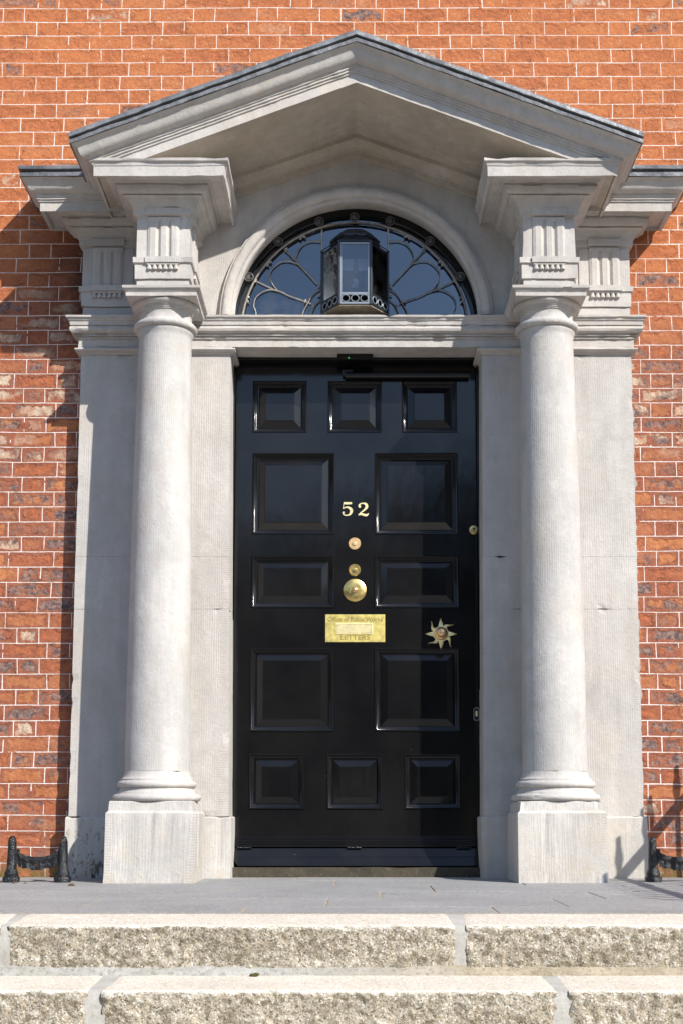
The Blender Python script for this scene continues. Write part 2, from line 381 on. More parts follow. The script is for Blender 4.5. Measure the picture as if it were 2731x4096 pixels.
def rough(bm, amp=.0009, chip=.6, scale=14.0, seed=0.0):
    bm.normal_update()
    bmesh.ops.recalc_face_normals(bm, faces=bm.faces)
    sh = Vector((seed, seed * .7, seed * 1.3)); mv = {}
    for v in bm.verts:
        if not v.link_faces: continue
        sharp = any(len(e.link_faces) == 2 and e.calc_face_angle(0) > .6 for e in v.link_edges)
        d = noise.noise_vector(v.co * 6 + sh) * amp
        if sharp and chip:
            d = d + noise.noise_vector(v.co * 40 + sh) * amp * 1.1
            q = noise.noise(v.co * scale + sh)
            if q > .28: d = d - v.normal * min(.011, (q - .28) * .028 * chip)
        mv[v] = d
    for v, d in mv.items(): v.co += d

def grid(bm, rows, close_u=False, cap0=False, cap1=False):
    g = [[bm.verts.new(p) for p in r] for r in rows]
    m = len(g[0])
    for a, b in zip(g[:-1], g[1:]):
        for i in range(m if close_u else m - 1):
            j = (i + 1) % m
            try: bm.faces.new((a[i], a[j], b[j], b[i]))
            except ValueError: pass
    if cap0: bm.faces.new(g[0])
    if cap1: bm.faces.new(list(reversed(g[-1])))
    return g

def resample(pts, seg):
    out = []
    for a, b, n in zip(pts[:-1], pts[1:], seg):
        for i in range(n): out.append(a.lerp(b, i / n))
    out.append(pts[-1]); return out

def rings(bm, x0, x1, yb, yf, prof, L=1, Rr=1, F=1, step=.03, cap=True):
    """moulding wrapped round the left, front and right of a block; prof = (offset, z) from the bottom up"""
    n1 = max(1, int((yb - yf) / step)); n2 = max(1, int((x1 - x0) / step))
    rows = []
    for o, z in prof:
        pts = [Vector((x0 - o * L, yb, z)), Vector((x0 - o * L, yf - o * F, z)), Vector((x1 + o * Rr, yf - o * F, z)), Vector((x1 + o * Rr, yb, z))]
        rows.append(resample(pts, (n1, n2, n1)))
    grid(bm, rows, close_u=True, cap0=cap, cap1=cap)

def box(bm, x0, x1, y0, y1, z0, z1, step=None):
    if step:
        n = lambda a, b: max(1, int(abs(b - a) / step))
        nz = n(z0, z1); rows = []
        for k in range(nz + 1):
            z = z0 + (z1 - z0) * k / nz
            pts = [Vector((x0, y1, z)), Vector((x0, y0, z)), Vector((x1, y0, z)), Vector((x1, y1, z)), Vector((x0, y1, z))]
            rows.append(resample(pts, (n(y0, y1), n(x0, x1), n(y0, y1), n(x0, x1)))[:-1])
        grid(bm, rows, close_u=True, cap0=True, cap1=True); return
    v = [bm.verts.new((x, y, z)) for z in (z0, z1) for x, y in ((x0, y0), (x1, y0), (x1, y1), (x0, y1))]
    for f in ((0, 1, 2, 3), (7, 6, 5, 4), (0, 4, 5, 1), (1, 5, 6, 2), (2, 6, 7, 3), (3, 7, 4, 0)): bm.faces.new([v[i] for i in f])

def lathe(bm, prof, cx, cy, cz=0.0, n=64, axis='z', cap=True):
    rows = []
    for r, h in prof:
        row = []
        for i in range(n):
            a = 2 * math.pi * i / n
            if axis == 'z': row.append(Vector((cx + r * math.cos(a), cy + r * math.sin(a), cz + h)))
            else: row.append(Vector((cx + r * math.cos(a), cy - h, cz + r * math.sin(a))))
        rows.append(row)
    grid(bm, rows, close_u=True, cap0=cap, cap1=cap)

def tube(bm, pts, r, n=6, r2=None, closed=False):
    pts = [Vector(p) for p in pts]; rows = []
    for i, p in enumerate(pts):
        if closed: t = (pts[(i + 1) % len(pts)] - pts[i - 1]).normalized()
        else: t = (pts[min(i + 1, len(pts) - 1)] - pts[max(i - 1, 0)]).normalized()
        u = Vector((0, 1, 0)); u = (u - t * u.dot(t))
        if u.length < 1e-4: u = Vector((1, 0, 0)) - t * t.x
        u.normalize(); w = t.cross(u)
        rr = r if r2 is None else r + (r2 - r) * i / (len(pts) - 1)
        rows.append([p + u * rr * math.cos(2 * math.pi * k / n) + w * rr * math.sin(2 * math.pi * k / n) for k in range(n)])
    if closed: rows.append(rows[0]); 
    grid(bm, rows, close_u=True, cap0=not closed, cap1=not closed)
    if closed: bmesh.ops.remove_doubles(bm, verts=bm.verts, dist=1e-6)

def smooth_curve(pts, n=6):
    out = []; P = [Vector(p) for p in pts]; P = [P[0] * 2 - P[1]] + P + [P[-1] * 2 - P[-2]]
    for i in range(1, len(P) - 2):
        for k in range(n):
            t = k / n; a, b, c, d = P[i - 1], P[i], P[i + 1], P[i + 2]
            out.append(.5 * ((2 * b) + (-a + c) * t + (2 * a - 5 * b + 4 * c - d) * t * t + (-a + 3 * b - 3 * c + d) * t ** 3))
    out.append(P[-2]); return out

def plate(bm, outline, y0, y1):
    """extrude an (x, z) outline between depths y0 (front) and y1"""
    a = [bm.verts.new((x, y0, z)) for x, z in outline]; b = [bm.verts.new((x, y1, z)) for x, z in outline]
    n = len(a)
    fs = [bm.faces.new(a)]
    bm.faces.new(list(reversed(b)))
    for i in range(n): bm.faces.new((a[i], a[(i + 1) % n], b[(i + 1) % n], b[i]))
    bmesh.ops.triangulate(bm, faces=[f for f in fs if len(f.verts) > 4])

new = bmesh.new
CX0 = .968                     # column axis, left and right of the door
YC = -.24                      # column axis in front of the jamb face

# ------------------------------------------------------------------ brick wall
bm = new()
def wallquad(x0, x1, z0, z1):
    grid(bm, [[Vector((x0, .09, z0)), Vector((x1, .09, z0))], [Vector((x0, .09, z1)), Vector((x1, .09, z1))]])
xs = [-9, -1.2, 1.2, 9]; zs = [-1.3, -.05, 3.62, 9]
for i in range(3):
    for j in range(3):
        if i == 1 and j == 1: continue
        wallquad(xs[i], xs[i + 1], zs[j], zs[j + 1])
for sx in (-1, 1):                     # returns of the opening and of the wall
    grid(bm, [[Vector((sx * 1.2, .09, -.05)), Vector((sx * 1.2, .6, -.05))], [Vector((sx * 1.2, .09, 3.62)), Vector((sx * 1.2, .6, 3.62))]])
    grid(bm, [[Vector((sx * 9, .09, -1.3)), Vector((sx * 9, .6, -1.3))], [Vector((sx * 9, .09, 9)), Vector((sx * 9, .6, 9))]])
bmesh.ops.remove_doubles(bm, verts=bm.verts, dist=1e-5)
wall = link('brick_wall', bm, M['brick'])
tagp(wall, 'orange red Flemish bond brick wall with thin white tuck pointing behind the stone doorcase', 'wall')
# lime mortar dabs where brick meets the doorcase
for s in (-1, 1):
    bm = new(); rows = []
    for k in range(230):
        z = .0 + k * .0118
        w = (.012 if s < 0 else .020) + .014 * noise.noise(Vector((s * 5, 0, z * 9))) + .010 * noise.noise(Vector((s * 9, 0, z * 34)))
        w = max(.003, w); xe = 1.447
        rows.append([Vector((s * (xe - .01), .070 + .01 * noise.noise(Vector((0, 3, z * 20))), z)), Vector((s * (xe + w * .5), .082, z)), Vector((s * (xe + w), .0905, z))])
    grid(bm, rows)
    link('mortar_fillet', bm, M['fillet'], wall, smooth=60)

# dark hall behind the door and fanlight
bm = new(); box(bm, -1.15, 1.15, .33, 3.4, -.02, 3.60)
bm.faces.ensure_lookup_table()
for f in list(bm.faces):
    if abs(f.calc_center_median().y - .33) < 1e-3: bm.faces.remove(f)
link('hall_interior', bm, M['dark'], wall)

# ------------------------------------------------------------------ stone doorcase
DC = empty('stone_doorcase', (0, 0, 0), 'pale limestone doorcase with two columns, broken entablature and open pediment round a black door', 'doorcase')

def jamb(s):
    bm = new()
    def xo(z): return 1.446
    def xi(z): return .638 + .022 * z / 2.7
    zs_ = [(.306, 1.3626), (1.3636, 1.6366), (1.6376, 2.716)]
    for za, zb in zs_:
        n = max(2, int((zb - za) / .03)); rows = []
        for k in range(n + 1):
            z = za + (zb - za) * k / n
            pts = [Vector((s * xo(z), .24, z)), Vector((s * xo(z), 0, z)), Vector((s * xi(z), 0, z)), Vector((s * xi(z), .24, z))]
            rows.append(resample(pts, (8, 26, 8)))
        grid(bm, rows, close_u=True, cap0=True, cap1=True)
    rough(bm, .0008, .8, seed=3 + s)
    j = link('jamb', bm, M['stone_jamb'], DC)
    bm = new()
    rings(bm, -1.460 if s < 0 else .627, -.627 if s < 0 else 1.460, .24, -.012, [(0, -.02), (0, .298), (-.006, .306)], step=.025)
    rough(bm, .0012, 1.0, seed=8 + s)
    link('jamb_plinth', bm, M['stone_foot_dirty'] if s < 0 else M['stone_foot'], j)
    bm = new()
    x0, x1 = (-1.446, -.662) if s < 0 else (.662, 1.446)
    rings(bm, x0, x1, .235, 0, [(.0, 2.717), (.006, 2.720), (.010, 2.728), (.020, 2.730), (.028, 2.735), (.031, 2.741), (.028, 2.747), (.014, 2.750), (.013, 2.7565)], step=.03)
    rough(bm, .0008, .5, seed=5 + s)
    link('jamb_cap', bm, M['stone_plain'], j, smooth=35)
    return j
jamb(-1); jamb(1)

# impost band and lintel
bm = new()
IMP = [(.012, 2.757), (.012, 2.797), (.022, 2.800), (.022, 2.807), (.018, 2.8085), (.018, 2.811), (.031, 2.812), (.031, 2.820), (.028, 2.821), (.028, 2.823), (.038, 2.824), (.050, 2.832), (.054, 2.844), (.049, 2.857), (.044, 2.859), (.044, 2.863), (.051, 2.864),
       (.053, 2.884), (.059, 2.888), (.061, 2.897), (.070, 2.901), (.071, 2.911)]
rings(bm, -1.448, 1.448, .24, 0, IMP, step=.025)
rough(bm, .0012, .9, seed=1)
link('lintel', bm, M['stone_plain'], DC, smooth=32)

# tympanum wall with the arch opening
AR, AZ = .640, 2.925
bm = new(); NA = 72
def outer(a):
    c, s_ = math.cos(a), math.sin(a); hx, hz = 1.08, 1.02
    t = min(hx / abs(c) if abs(c) > 1e-6 else 1e9, hz / s_ if s_ > 1e-6 else 1e9)
    return t
rows = []
angs = sorted(set([math.pi * i / NA for i in range(NA + 1)] + [math.atan2(1.02, 1.08), math.pi - math.atan2(1.02, 1.08)]))
for a in angs:
    o = outer(a); rows.append([Vector((r * math.cos(a), 0, AZ + r * math.sin(a))) for r in [AR + (o - AR) * q / 8 for q in range(9)]])
grid(bm, rows)
rough(bm, .0010, 0, seed=2)
ty = link('tympanum', bm, M['stone'], DC, smooth=30)
bm = new()
AP = [(.656, .150), (.652, .10), (.640, .02), (.639, -.008), (.642, -.013), (.651, -.015), (.656, -.017), (.659, -.030), (.664, -.037), (.672, -.041), (.684, -.043), (.695, -.042), (.703, -.038), (.707, -.030), (.710, -.027), (.716, -.027), (.718, -.024), (.719, .004)]
rows = []
for i in range(91):
    a = math.pi * i / 90
    rows.append([Vector((r * math.cos(a), y, AZ + r * math.sin(a))) for r, y in AP])
grid(bm, rows); rough(bm, .0012, .5, seed=12)
link('archivolt', bm, M['stone_plain'], DC, smooth=35)

# columns
SH = [(.157, .520), (.1565, .60)]
for k in range(1, 40):
    z = .60 + (2.66 - .60) * k / 39; t = (z - .52) / 2.18
    SH.append((.157 - .004 * t - .021 * t * t, z))
SH += [(.1325, 2.700), (.134, 2.712), (.139, 2.724), (.1415, 2.731), (.1415, 2.740)]
BASE = [(.196, .376), (.206, .3775), (.213, .384), (.216, .393), (.213, .402), (.206, .409), (.194, .412), (.192, .417), (.186, .422), (.180, .430), (.178, .437), (.179, .441), (.186, .443), (.191, .449),
        (.193, .457), (.190, .466), (.184, .472), (.177, .474), (.1765, .483), (.171, .486), (.165, .494), (.160, .506), (.1575, .5195)]
CAP = [(.1415, 2.741), (.150, 2.743), (.158, 2.749), (.161, 2.759), (.159, 2.769), (.153, 2.776), (.143, 2.779), (.137, 2.782), (.133, 2.792), (.132, 2.826), (.134, 2.829), (.139, 2.830), (.139, 2.836), (.144, 2.837), (.144, 2.843),
       (.149, 2.844), (.149, 2.849), (.158, 2.853), (.166, 2.860), (.169, 2.868), (.168, 2.875)]
def column(s):
    cx = s * CX0
    bm = new(); lathe(bm, SH, cx, YC, n=96); rough(bm, .0012, 0, seed=20 + s)
    c = link('column', bm, M['stone_round'], DC, smooth=35, origin=(cx, YC, 0))
    c['label'] = ('left' if s < 0 else 'right') + ' Doric column shaft of finely grooved pale limestone'
    bm = new(); lathe(bm, BASE, cx, YC, n=96); rough(bm, .0016, .5, seed=22 + s)
    link('column_base', bm, M['stone_plain'], c, smooth=40)
    bm = new()
    rings(bm, cx - .210, cx + .210, -.012, -.450, [(0.004, -.03), (0, .05), (0, .318), (-.008, .326), (-.011, .330), (-.015, .372), (-.019, .3755)], step=.022)
    rough(bm, .0014, 1.5, seed=31 + s)
    link('plinth', bm, M['stone_foot'], c)
    bm = new(); lathe(bm, CAP, cx, YC, n=96); rough(bm, .0010, .4, seed=24 + s)
    link('capital', bm, M['stone_plain'], c, smooth=40)
    bm = new()
    rings(bm, cx - .176, cx + .176, YC + .176, YC - .176, [(0, 2.8755), (0, 2.895), (.003, 2.897), (.005, 2.903), (.010, 2.909), (.016, 2.911), (.017, 2.915), (.018, 2.924)], step=.02)
    rough(bm, .0011, .9, seed=26 + s)
    link('abacus', bm, M['stone_plain'], c, smooth=30)
column(-1); column(1)

# entablature blocks and cornice returns
ENT = [(-.003, 2.9245), (-.003, 2.974), (-.006, 2.975), (-.006, 2.979), (.006, 2.980), (.006, 3.058), (.015, 3.061), (.016, 3.088), (0, 3.091), (0, 3.19), (0, 3.302), (.006, 3.309), (.018, 3.312), (.019, 3.343), (.024, 3.346), (.026, 3.354),
       (.032, 3.370), (.046, 3.385), (.064, 3.389), (.066, 3.391), (.060, 3.393), (.060, 3.398), (.072, 3.399), (.080, 3.400), (.090, 3.409), (.097, 3.425), (.099, 3.430), (.094, 3.432), (.094, 3.440), (.109, 3.442), (.113, 3.450), (.170, 3.450), (.173, 3.431)]
TOPB = [(.188, 3.431), (.189, 3.481), (.192, 3.483), (.196, 3.497), (.206, 3.503), (.207, 3.517)]
CYM = [(.190, 3.422), (.191, 3.469), (.198, 3.471), (.198, 3.479), (.205, 3.481), (.205, 3.489), (.211, 3.492), (.212, 3.507), (.222, 3.509), (.234, 3.515), (.243, 3.527), (.248, 3.541), (.256, 3.554), (.268, 3.564), (.276, 3.568)]
LEADP = [(.240, 3.5695), (.282, 3.5690), (.284, 3.590), (.264, 3.593), (.264, 3.604), (.288, 3.606), (.290, 3.620), (.282, 3.628)]

def plan_xf(s_face):
    return s_face
def triglyph(cx, yf, side=0, z0=3.0905, z1=3.302, w=.080):
    """three shanks and two V channels; side 0 faces -Y, +1 faces +X, -1 faces -X"""
    bm = new()
    pl = [(-w, 0), (-w, .004), (-.066, .010), (-.040, .010), (-.026, -.001), (-.012, .010), (.014, .010), (.028, -.001), (.042, .010), (.068, .010), (w, .004), (w, 0)]
    def T(u, d, z):
        if side == 0: return Vector((cx + u, yf - d, z))
        return Vector((cx + side * d, yf + u, z))
    zz = [z0 + (3.278 - z0) * k / 8 for k in range(9)]
    rows = [[T(u, d, z) for u, d in pl] for z in zz]
    flat = [(-w, 0), (-w, .010), (-.066, .010), (-.040, .010), (-.026, .010), (-.012, .010), (.014, .010), (.028, .010), (.042, .010), (.068, .010), (w, .010), (w, 0)]
    rows.append([T(u, d, 3.292) for u, d in flat]); rows.append([T(u, d, z1) for u, d in flat])
    grid(bm, rows, cap0=True, cap1=True)
    rough(bm, .0005, 0, seed=cx)
    # cap over the triglyph, the stretch of taenia under it and the regula
    def bx(u0, u1, d0, d1, za, zb):
        v = [bm.verts.new(T(u, d, z)) for z in (za, zb) for u, d in ((u0, d0), (u1, d0), (u1, d1), (u0, d1))]
        for f in ((0, 1, 2, 3), (7, 6, 5, 4), (0, 4, 5, 1), (1, 5, 6, 2), (2, 6, 7, 3), (3, 7, 4, 0)): bm.faces.new([v[i] for i in f])
    bx(-w - .008, w + .008, .002, .026, 3.3105, 3.3445)
    bx(-w - .008, w + .008, .002, .0225, 3.0600, 3.0893)
    return bm, T
def guttae(cx, yf, side=0, w=.080):
    bm = new(); _, T = triglyph(cx, yf, side); _.free()
    v = [bm.verts.new(T(u, d, z)) for z in (3.0495, 3.0605) for u, d in ((-w, .004), (w, .004), (w, .0165), (-w, .0165))]
    for f in ((0, 1, 2, 3), (7, 6, 5, 4), (0, 4, 5, 1), (1, 5, 6, 2), (2, 6, 7, 3), (3, 7, 4, 0)): bm.faces.new([v[i] for i in f])
    for k in range(6):
        u = -w + .013 + k * (2 * w - .026) / 5
        rows = [[T(u + r * math.cos(2 * math.pi * i / 10), .011 + r * .8 * math.sin(2 * math.pi * i / 10), z) for i in range(10)] for r, z in ((.0075, 3.0490), (.0125, 3.028), (.0118, 3.0255))]
        grid(bm, rows, close_u=True, cap0=True, cap1=True)
    return bm

def entablature(s):
    cx = s * CX0; w = .134
    bm = new(); rings(bm, cx - w, cx + w, .05, -.374, ENT + TOPB, step=.025)
    rough(bm, .0013, 1.2, seed=40 + s)
    e = link('entablature_block', bm, M['stone_plain'], DC, smooth=28)
    for (px, py, sd) in ((cx, -.374, 0), (cx - s * w, -.187, -s)):
        bm, _ = triglyph(px, py, sd); link('triglyph', bm, M['stone'], e)
        link('guttae', guttae(px, py, sd), M['stone_plain'], e)
    # set-back stretch over the outer pilaster
    x0, x1 = (-1.448, -1.09) if s < 0 else (1.09, 1.448)
    L_, R_ = (1, 0) if s < 0 else (0, 1)
    bm = new(); rings(bm, x0, x1, .05, -.006, [(-.002, 2.909)] + ENT[1:] + CYM, L=L_, Rr=R_, step=.025)
    rough(bm, .0013, 1.0, seed=44 + s)
    r = link('cornice_return', bm, M['stone_plain'], DC, smooth=28)
    tx = s * (1.448 - .134)
    bm = new(); rings(bm, tx - .134 if s < 0 else tx - .134, tx + .134, .0, -.006, [(.0, 3.092), (.0, 3.301)], L=.2, Rr=.2, step=.05)
    for v in bm.verts:
        if v.co.y < -.003: v.co.y = -.012
    link('frieze_block', bm, M['stone'], r)
    bm, _ = triglyph(tx, -.012, 0); link('triglyph', bm, M['stone'], r)
    link('guttae', guttae(tx, -.008, 0), M['stone_plain'], r)
    bm = new(); x0b, x1b = (-1.448, -1.20) if s < 0 else (1.20, 1.448)
    rings(bm, x0b, x1b, .12, -.006, LEADP, L=L_, Rr=R_, step=.03)
    for v in bm.verts:
        if v.co.z > 3.624: v.co.z += (v.co.y + .29) * .10
    rough(bm, .0022, .4, scale=9, seed=50 + s)
    link('lead_flashing', bm, M['lead'], r, smooth=50)
entablature(-1); entablature(1)

# open pediment: raking cornice swept left return > rake > right return
ZA, SL, XC, YF = 3.926, .384, 1.284, -.557
def rake_row(o, h, back=.095, seg=(18, 46, 46, 18), dzb=0.0):
    def zr(x): return ZA + h - SL * abs(x)
    xe = XC + o; y = YF - o
    pts = [Vector((-xe, back, zr(xe) + dzb)), Vector((-xe, y, zr(xe))), Vector((0, y, ZA + h)), Vector((xe, y, zr(xe))), Vector((xe, back, zr(xe) + dzb))]
    return resample(pts, seg)
RK = [(0, -.001), (0, .048), (.008, .050), (.008, .060), (.016, .062), (.016, .072), (.024, .074), (.024, .086), (.031, .089), (.043, .091), (.055, .097), (.064, .108), (.070, .122), (.075, .136), (.084, .147), (.098, .1535), (.1, .1545)]
bm = new(); grid(bm, [rake_row(o, h) for o, h in RK]); rough(bm, .0014, .9, seed=60)
pd = link('pediment', bm, M['stone_plain'], DC, smooth=28)
pd['label'] = 'raking cornice of the open pediment with rolled upper moulding'
bm = new()
rows = []
for k in range(9):
    t = k / 8; row = []
    for i in range(73):
        x = -1.27 + 2.54 * i / 72
        za = ZA - SL * abs(x); zb = 3.9015 - .366 * abs(x)
        row.append(Vector((x, YF + .0 + (-.10 - YF) * t, za + (zb - za) * t)))
    rows.append(row)
grid(bm, rows); rough(bm, .0012, 0, seed=63)
link('soffit', bm, M['stone_soffit'], pd, smooth=20)
bm = new(); rows = []
BED = [(-.101, 0.004), (-.100, -.022), (-.092, -.025), (-.078, -.032), (-.066, -.046), (-.058, -.050), (-.056, -.056), (-.034, -.058), (-.032, -.083), (-.006, -.085), (.003, -.086)]
for y, dz in BED:
    rows.append([Vector((x, y, 3.9015 - .366 * abs(x) + dz)) for x in [-1.2 + 2.4 * i / 80 for i in range(81)]])
grid(bm, rows); rough(bm, .0011, .6, seed=66)
link('bed_moulding', bm, M['stone_soffit'], pd, smooth=28)
# lead over the pediment
bm = new()
LR = [(.060, .1560), (.107, .1565), (.109, .174), (.086, .177), (.086, .188), (.111, .190), (.112, .208), (.104, .218)]
rows = [rake_row(o, h) for o, h in LR]
rows.append(rake_row(-.30, .262 + .0, seg=(18, 46, 46, 18)))
# keep the top sheet parallel to the rake
for v in range(len(rows[-1])):
    q = rows[-1][v]
    e = rows[-2][v]; rows[-1][v] = Vector((e.x * .72, .095, ZA + .254 - SL * abs(e.x * .72)))
grid(bm, rows); rough(bm, .0028, .3, scale=8, seed=70)
link('lead_flashing', bm, M['lead'], pd, smooth=50)

# ------------------------------------------------------------------ fanlight
FX = -.007
fan = empty('fanlight', (0, .195, AZ), 'semicircular leaded fanlight with petal tracery and star rosettes above the black door', 'fanlight')
bm = new(); rows = []
for i in range(49):
    a = math.pi * i / 48; rows.append([Vector((FX + r * math.cos(a), y, AZ + r * math.sin(a))) for r, y in ((.700, .186), (.650, .186), (.647, .192), (.647, .24))])
grid(bm, rows); link('fanlight_frame', bm, M['door'], fan, smooth=30)
bm = new(); ctr = bm.verts.new((FX, .215, AZ - .02)); prev = None
for i in range(65):
    a = math.pi * i / 64; v = bm.verts.new((FX + .660 * math.cos(a), .215, AZ - .02 + .680 * math.sin(a)))
    if prev is not None: bm.faces.new((ctr, prev, v))
    prev = v
link('glass', bm, M['pane'], fan)
def mir(p): return [(2 * FX - x, z) for x, z in p]
def came(pts, r=.0034, name='lead_came', n=5):
    for q in (pts, mir(pts)):
        bm = new(); tube(bm, smooth_curve([(x, .200, z) for x, z in q], n), r, 6); link(name, bm, M['came'], fan, smooth=60)
bm = new(); tube(bm, [(FX + .612 * math.cos(math.pi * i / 64), .190, AZ + .612 * math.sin(math.pi * i / 64)) for i in range(65)], .0065, 6)
link('lead_came', bm, M['came'], fan, smooth=60)
came([(-.543, 2.925), (-.543, 3.023), (-.555, 3.063), (-.546, 3.108), (-.518, 3.137), (-.479, 3.155), (-.440, 3.153), (-.401, 3.141), (-.362, 3.120), (-.284, 3.092), (-.244, 3.075)])
came([(-.427, 3.149), (-.460, 3.198), (-.468, 3.239), (-.461, 3.268), (-.441, 3.292), (-.410, 3.315), (-.375, 3.321), (-.340, 3.313), (-.308, 3.294), (-.210, 3.186)])
came([(-.308, 3.294), (-.324, 3.329), (-.320, 3.366), (-.297, 3.408), (-.266, 3.428), (-.234, 3.436), (-.191, 3.432)])
came([(-.547, 3.206), (-.464, 3.165), (-.427, 3.149)]); came([(-.387, 3.383), (-.324, 3.317), (-.308, 3.294)])
came([(-.187, 3.512), (-.187, 3.22), (-.187, 2.925)], .005)
came([(-.315, 2.93), (-.287, 3.027), (-.264, 3.075), (-.233, 3.129), (-.194, 3.161)], .0035); came([(-.265, 2.94), (-.240, 3.027), (-.217, 3.075), (-.190, 3.100)], .0035)
def ornament(x, z, ang, size=.024, lobes=5, name='leaf_ornament'):
    bm = new()
    for k in range(lobes):
        a = ang + (k - (lobes - 1) / 2) * .62
        c = Vector((x + math.cos(a) * size * .55, .193, z + math.sin(a) * size * .55))
        mt = bmesh.ops.create_icosphere(bm, subdivisions=1, radius=size * .36)
        for v in mt['verts']: v.co = Vector((v.co.x, v.co.y * .5, v.co.z)) + c
    link(name, bm, M['came'], fan, smooth=80)
for (x, z, a) in ((-.290, 3.447, 1.95), (-.470, 3.300, 2.5), (-.582, 3.098, 3.0)):
    ornament(x, z, a); ornament(2 * FX - x, z, math.pi - a)
for (x, z, a) in ((-.206, 3.182, -.8), (-.284, 3.092, -.4), (-.238, 3.068, -.4), (-.202, 3.133, -1.2), (-.539, 3.200, 2.6), (-.377, 3.380, 2.2)):
    ornament(x, z, a, .017, 3, 'bud_ornament'); ornament(2 * FX - x, z, math.pi - a, .017, 3, 'bud_ornament')
for (x, z) in ((-.582, 3.219), (-.423, 3.421), (-.200, 3.537), (-.010, 3.562), (.184, 3.539), (.402, 3.424), (.564, 3.222)):
    bm = new(); n_ = 20; rr = .0235
    tube(bm, [(x + rr * math.cos(2 * math.pi * i / n_), .176, z + rr * math.sin(2 * math.pi * i / n_)) for i in range(n_)], .0030, 6, closed=True)
    st = []
    for i in range(16):
        a = math.pi * i / 8 + .2; q = rr * (.98 if i % 2 == 0 else .42); st.append((x + q * math.cos(a), z + q * math.sin(a)))
    plate(bm, st, .174, .179)
    link('rosette', bm, M['rosette'], fan)

# ------------------------------------------------------------------ lantern in the fanlight
LN = empty('glass_lantern', (FX, .12, 3.0), 'black half-hexagon lantern with pierced rings and a clear bulb in the middle of the fanlight', 'lantern')
FY, BY, LX, BX = .045, .185, .083, .178
def hexring(sc, z, dy=0): return [Vector((FX + x * sc, BY + (y - BY) * sc + dy, z)) for x, y in ((-BX, BY), (-BX, BY - .004), (-LX, FY), (LX, FY), (BX, BY - .004), (BX, BY))]
posts = [Vector((FX - BX, BY, 0)), Vector((FX - LX, FY, 0)), Vector((FX + LX, FY, 0)), Vector((FX + BX, BY, 0))]
Z0, Z1 = 3.013, 3.357
for i, p in enumerate(posts):
    bm = new(); box(bm, p.x - .007, p.x + .007, p.y - .006, p.y + .006, Z0 - .002, Z1 + .01)
    link('corner_post', bm, M['lantern'], LN, bevel=.002)
def span(i): return posts[i], posts[i + 1]
def bar(bm, a, b, z0, z1, t=.004):
    d = (b - a).normalized(); nrm = Vector((d.y, -d.x, 0))
    if nrm.y > 0: nrm = -nrm
    v = [bm.verts.new(q + Vector((0, 0, z))) for z in (z0, z1) for q in (a - nrm * t, b - nrm * t, b + nrm * t, a + nrm * t)]
    for f in ((0, 1, 2, 3), (7, 6, 5, 4), (0, 4, 5, 1), (1, 5, 6, 2), (2, 6, 7, 3), (3, 7, 4, 0)): bm.faces.new([v[k] for k in f])
    return nrm
for i in range(3):
    a, b = span(i); d = (b - a).normalized(); L_ = (b - a).length
    bm = new()
    a1, b1 = a + d * .0075, b - d * .0075
    for z0, z1 in ((Z0, Z0 + .010), (Z0 + .051, Z0 + .064), (Z1 - .012, Z1)): nrm = bar(bm, a1, b1, z0, z1)
    for q0, q1 in ((a1, a1 + d * .006), (b1 - d * .006, b1)): bar(bm, q0, q1, Z0 + .0005, Z1 - .0005, .0046)
    for k in range(12):
        c = a1.lerp(b1, (k + .5) / 12) + nrm * .0045 + Vector((0, 0, Z0 + .0575))
        mt = bmesh.ops.create_icosphere(bm, subdivisions=1, radius=.0024)
        for v in mt['verts']: v.co += c
    fr = link('pane_frame', bm, M['lantern_ring'] if i == 1 else M['lantern'], LN)
    for k in range(3):
        c = a.lerp(b, .5 + (k - 1) * .30) + nrm * .003; bm = new(); q = min(.0205, L_ * .125)
        tube(bm, [c + d * q * math.cos(2 * math.pi * j / 20) + Vector((0, 0, Z0 + .0305 + .019 * math.sin(2 * math.pi * j / 20))) for j in range(20)], .0030, 6, closed=True)
        link('ring', bm, M['lantern_ring'], fr, smooth=60)
    bm = new(); grid(bm, [[a1 + Vector((0, 0, Z0 + .062)), b1 + Vector((0, 0, Z0 + .062))], [a1 + Vector((0, 0, Z1 - .010)), b1 + Vector((0, 0, Z1 - .010))]])
    link('lantern_pane', bm, M['lpane'] if i == 1 else M['spane'], fr)
bm = new()
ROOF = [(1.05, Z1 + .004), (1.04, Z1 + .012), (.90, Z1 + .024), (.80, Z1 + .040), (.74, Z1 + .056), (.78, Z1 + .058), (.79, Z1 + .064), (.74, Z1 + .078), (.64, Z1 + .094), (.50, Z1 + .108), (.34, Z1 + .118), (.15, Z1 + .124)]
rows = []
for sc, z in ROOF:
    r = hexring(sc, z); rr = resample([r[1], r[2], r[3], r[4]], (8, 8, 8))
    if abs(sc - .78) < .001 or abs(sc - .79) < .001:
        rr = [p + Vector((0, 0, -.007 * abs(math.sin(i * math.pi / 4)))) for i, p in enumerate(rr)]
    # round the upper dome
    k = min(1, max(0, (z - Z1 - .05) / .05)); out = []
    for p in rr:
        v = Vector((p.x - FX, p.y - BY, 0)); L0 = v.length
        out.append(Vector((FX, BY, p.z)) + v * ((1 - k * .5) + k * .5 * (.150 * sc / max(L0, 1e-5))))
    rows.append(out)
grid(bm, rows, cap1=True); link('lantern_roof', bm, M['lantern'], LN, smooth=40)
bm = new(); r0 = hexring(.99, Z0 - .010); r1 = hexring(.99, Z0 - .001)
grid(bm, [r0, r1], close_u=True, cap0=True, cap1=True); link('base_board', bm, M['board'], LN)
bm = new(); box(bm, FX - BX + .004, FX + BX - .004, BY + .008, BY + .012, Z0, Z1)
link('back_plate', bm, M['dark'], LN)
bm = new(); lathe(bm, [(.0055, 3.30), (.0055, 3.270), (.011, 3.266), (.013, 3.245), (.012, 3.215)], FX + .003, .12, n=14)
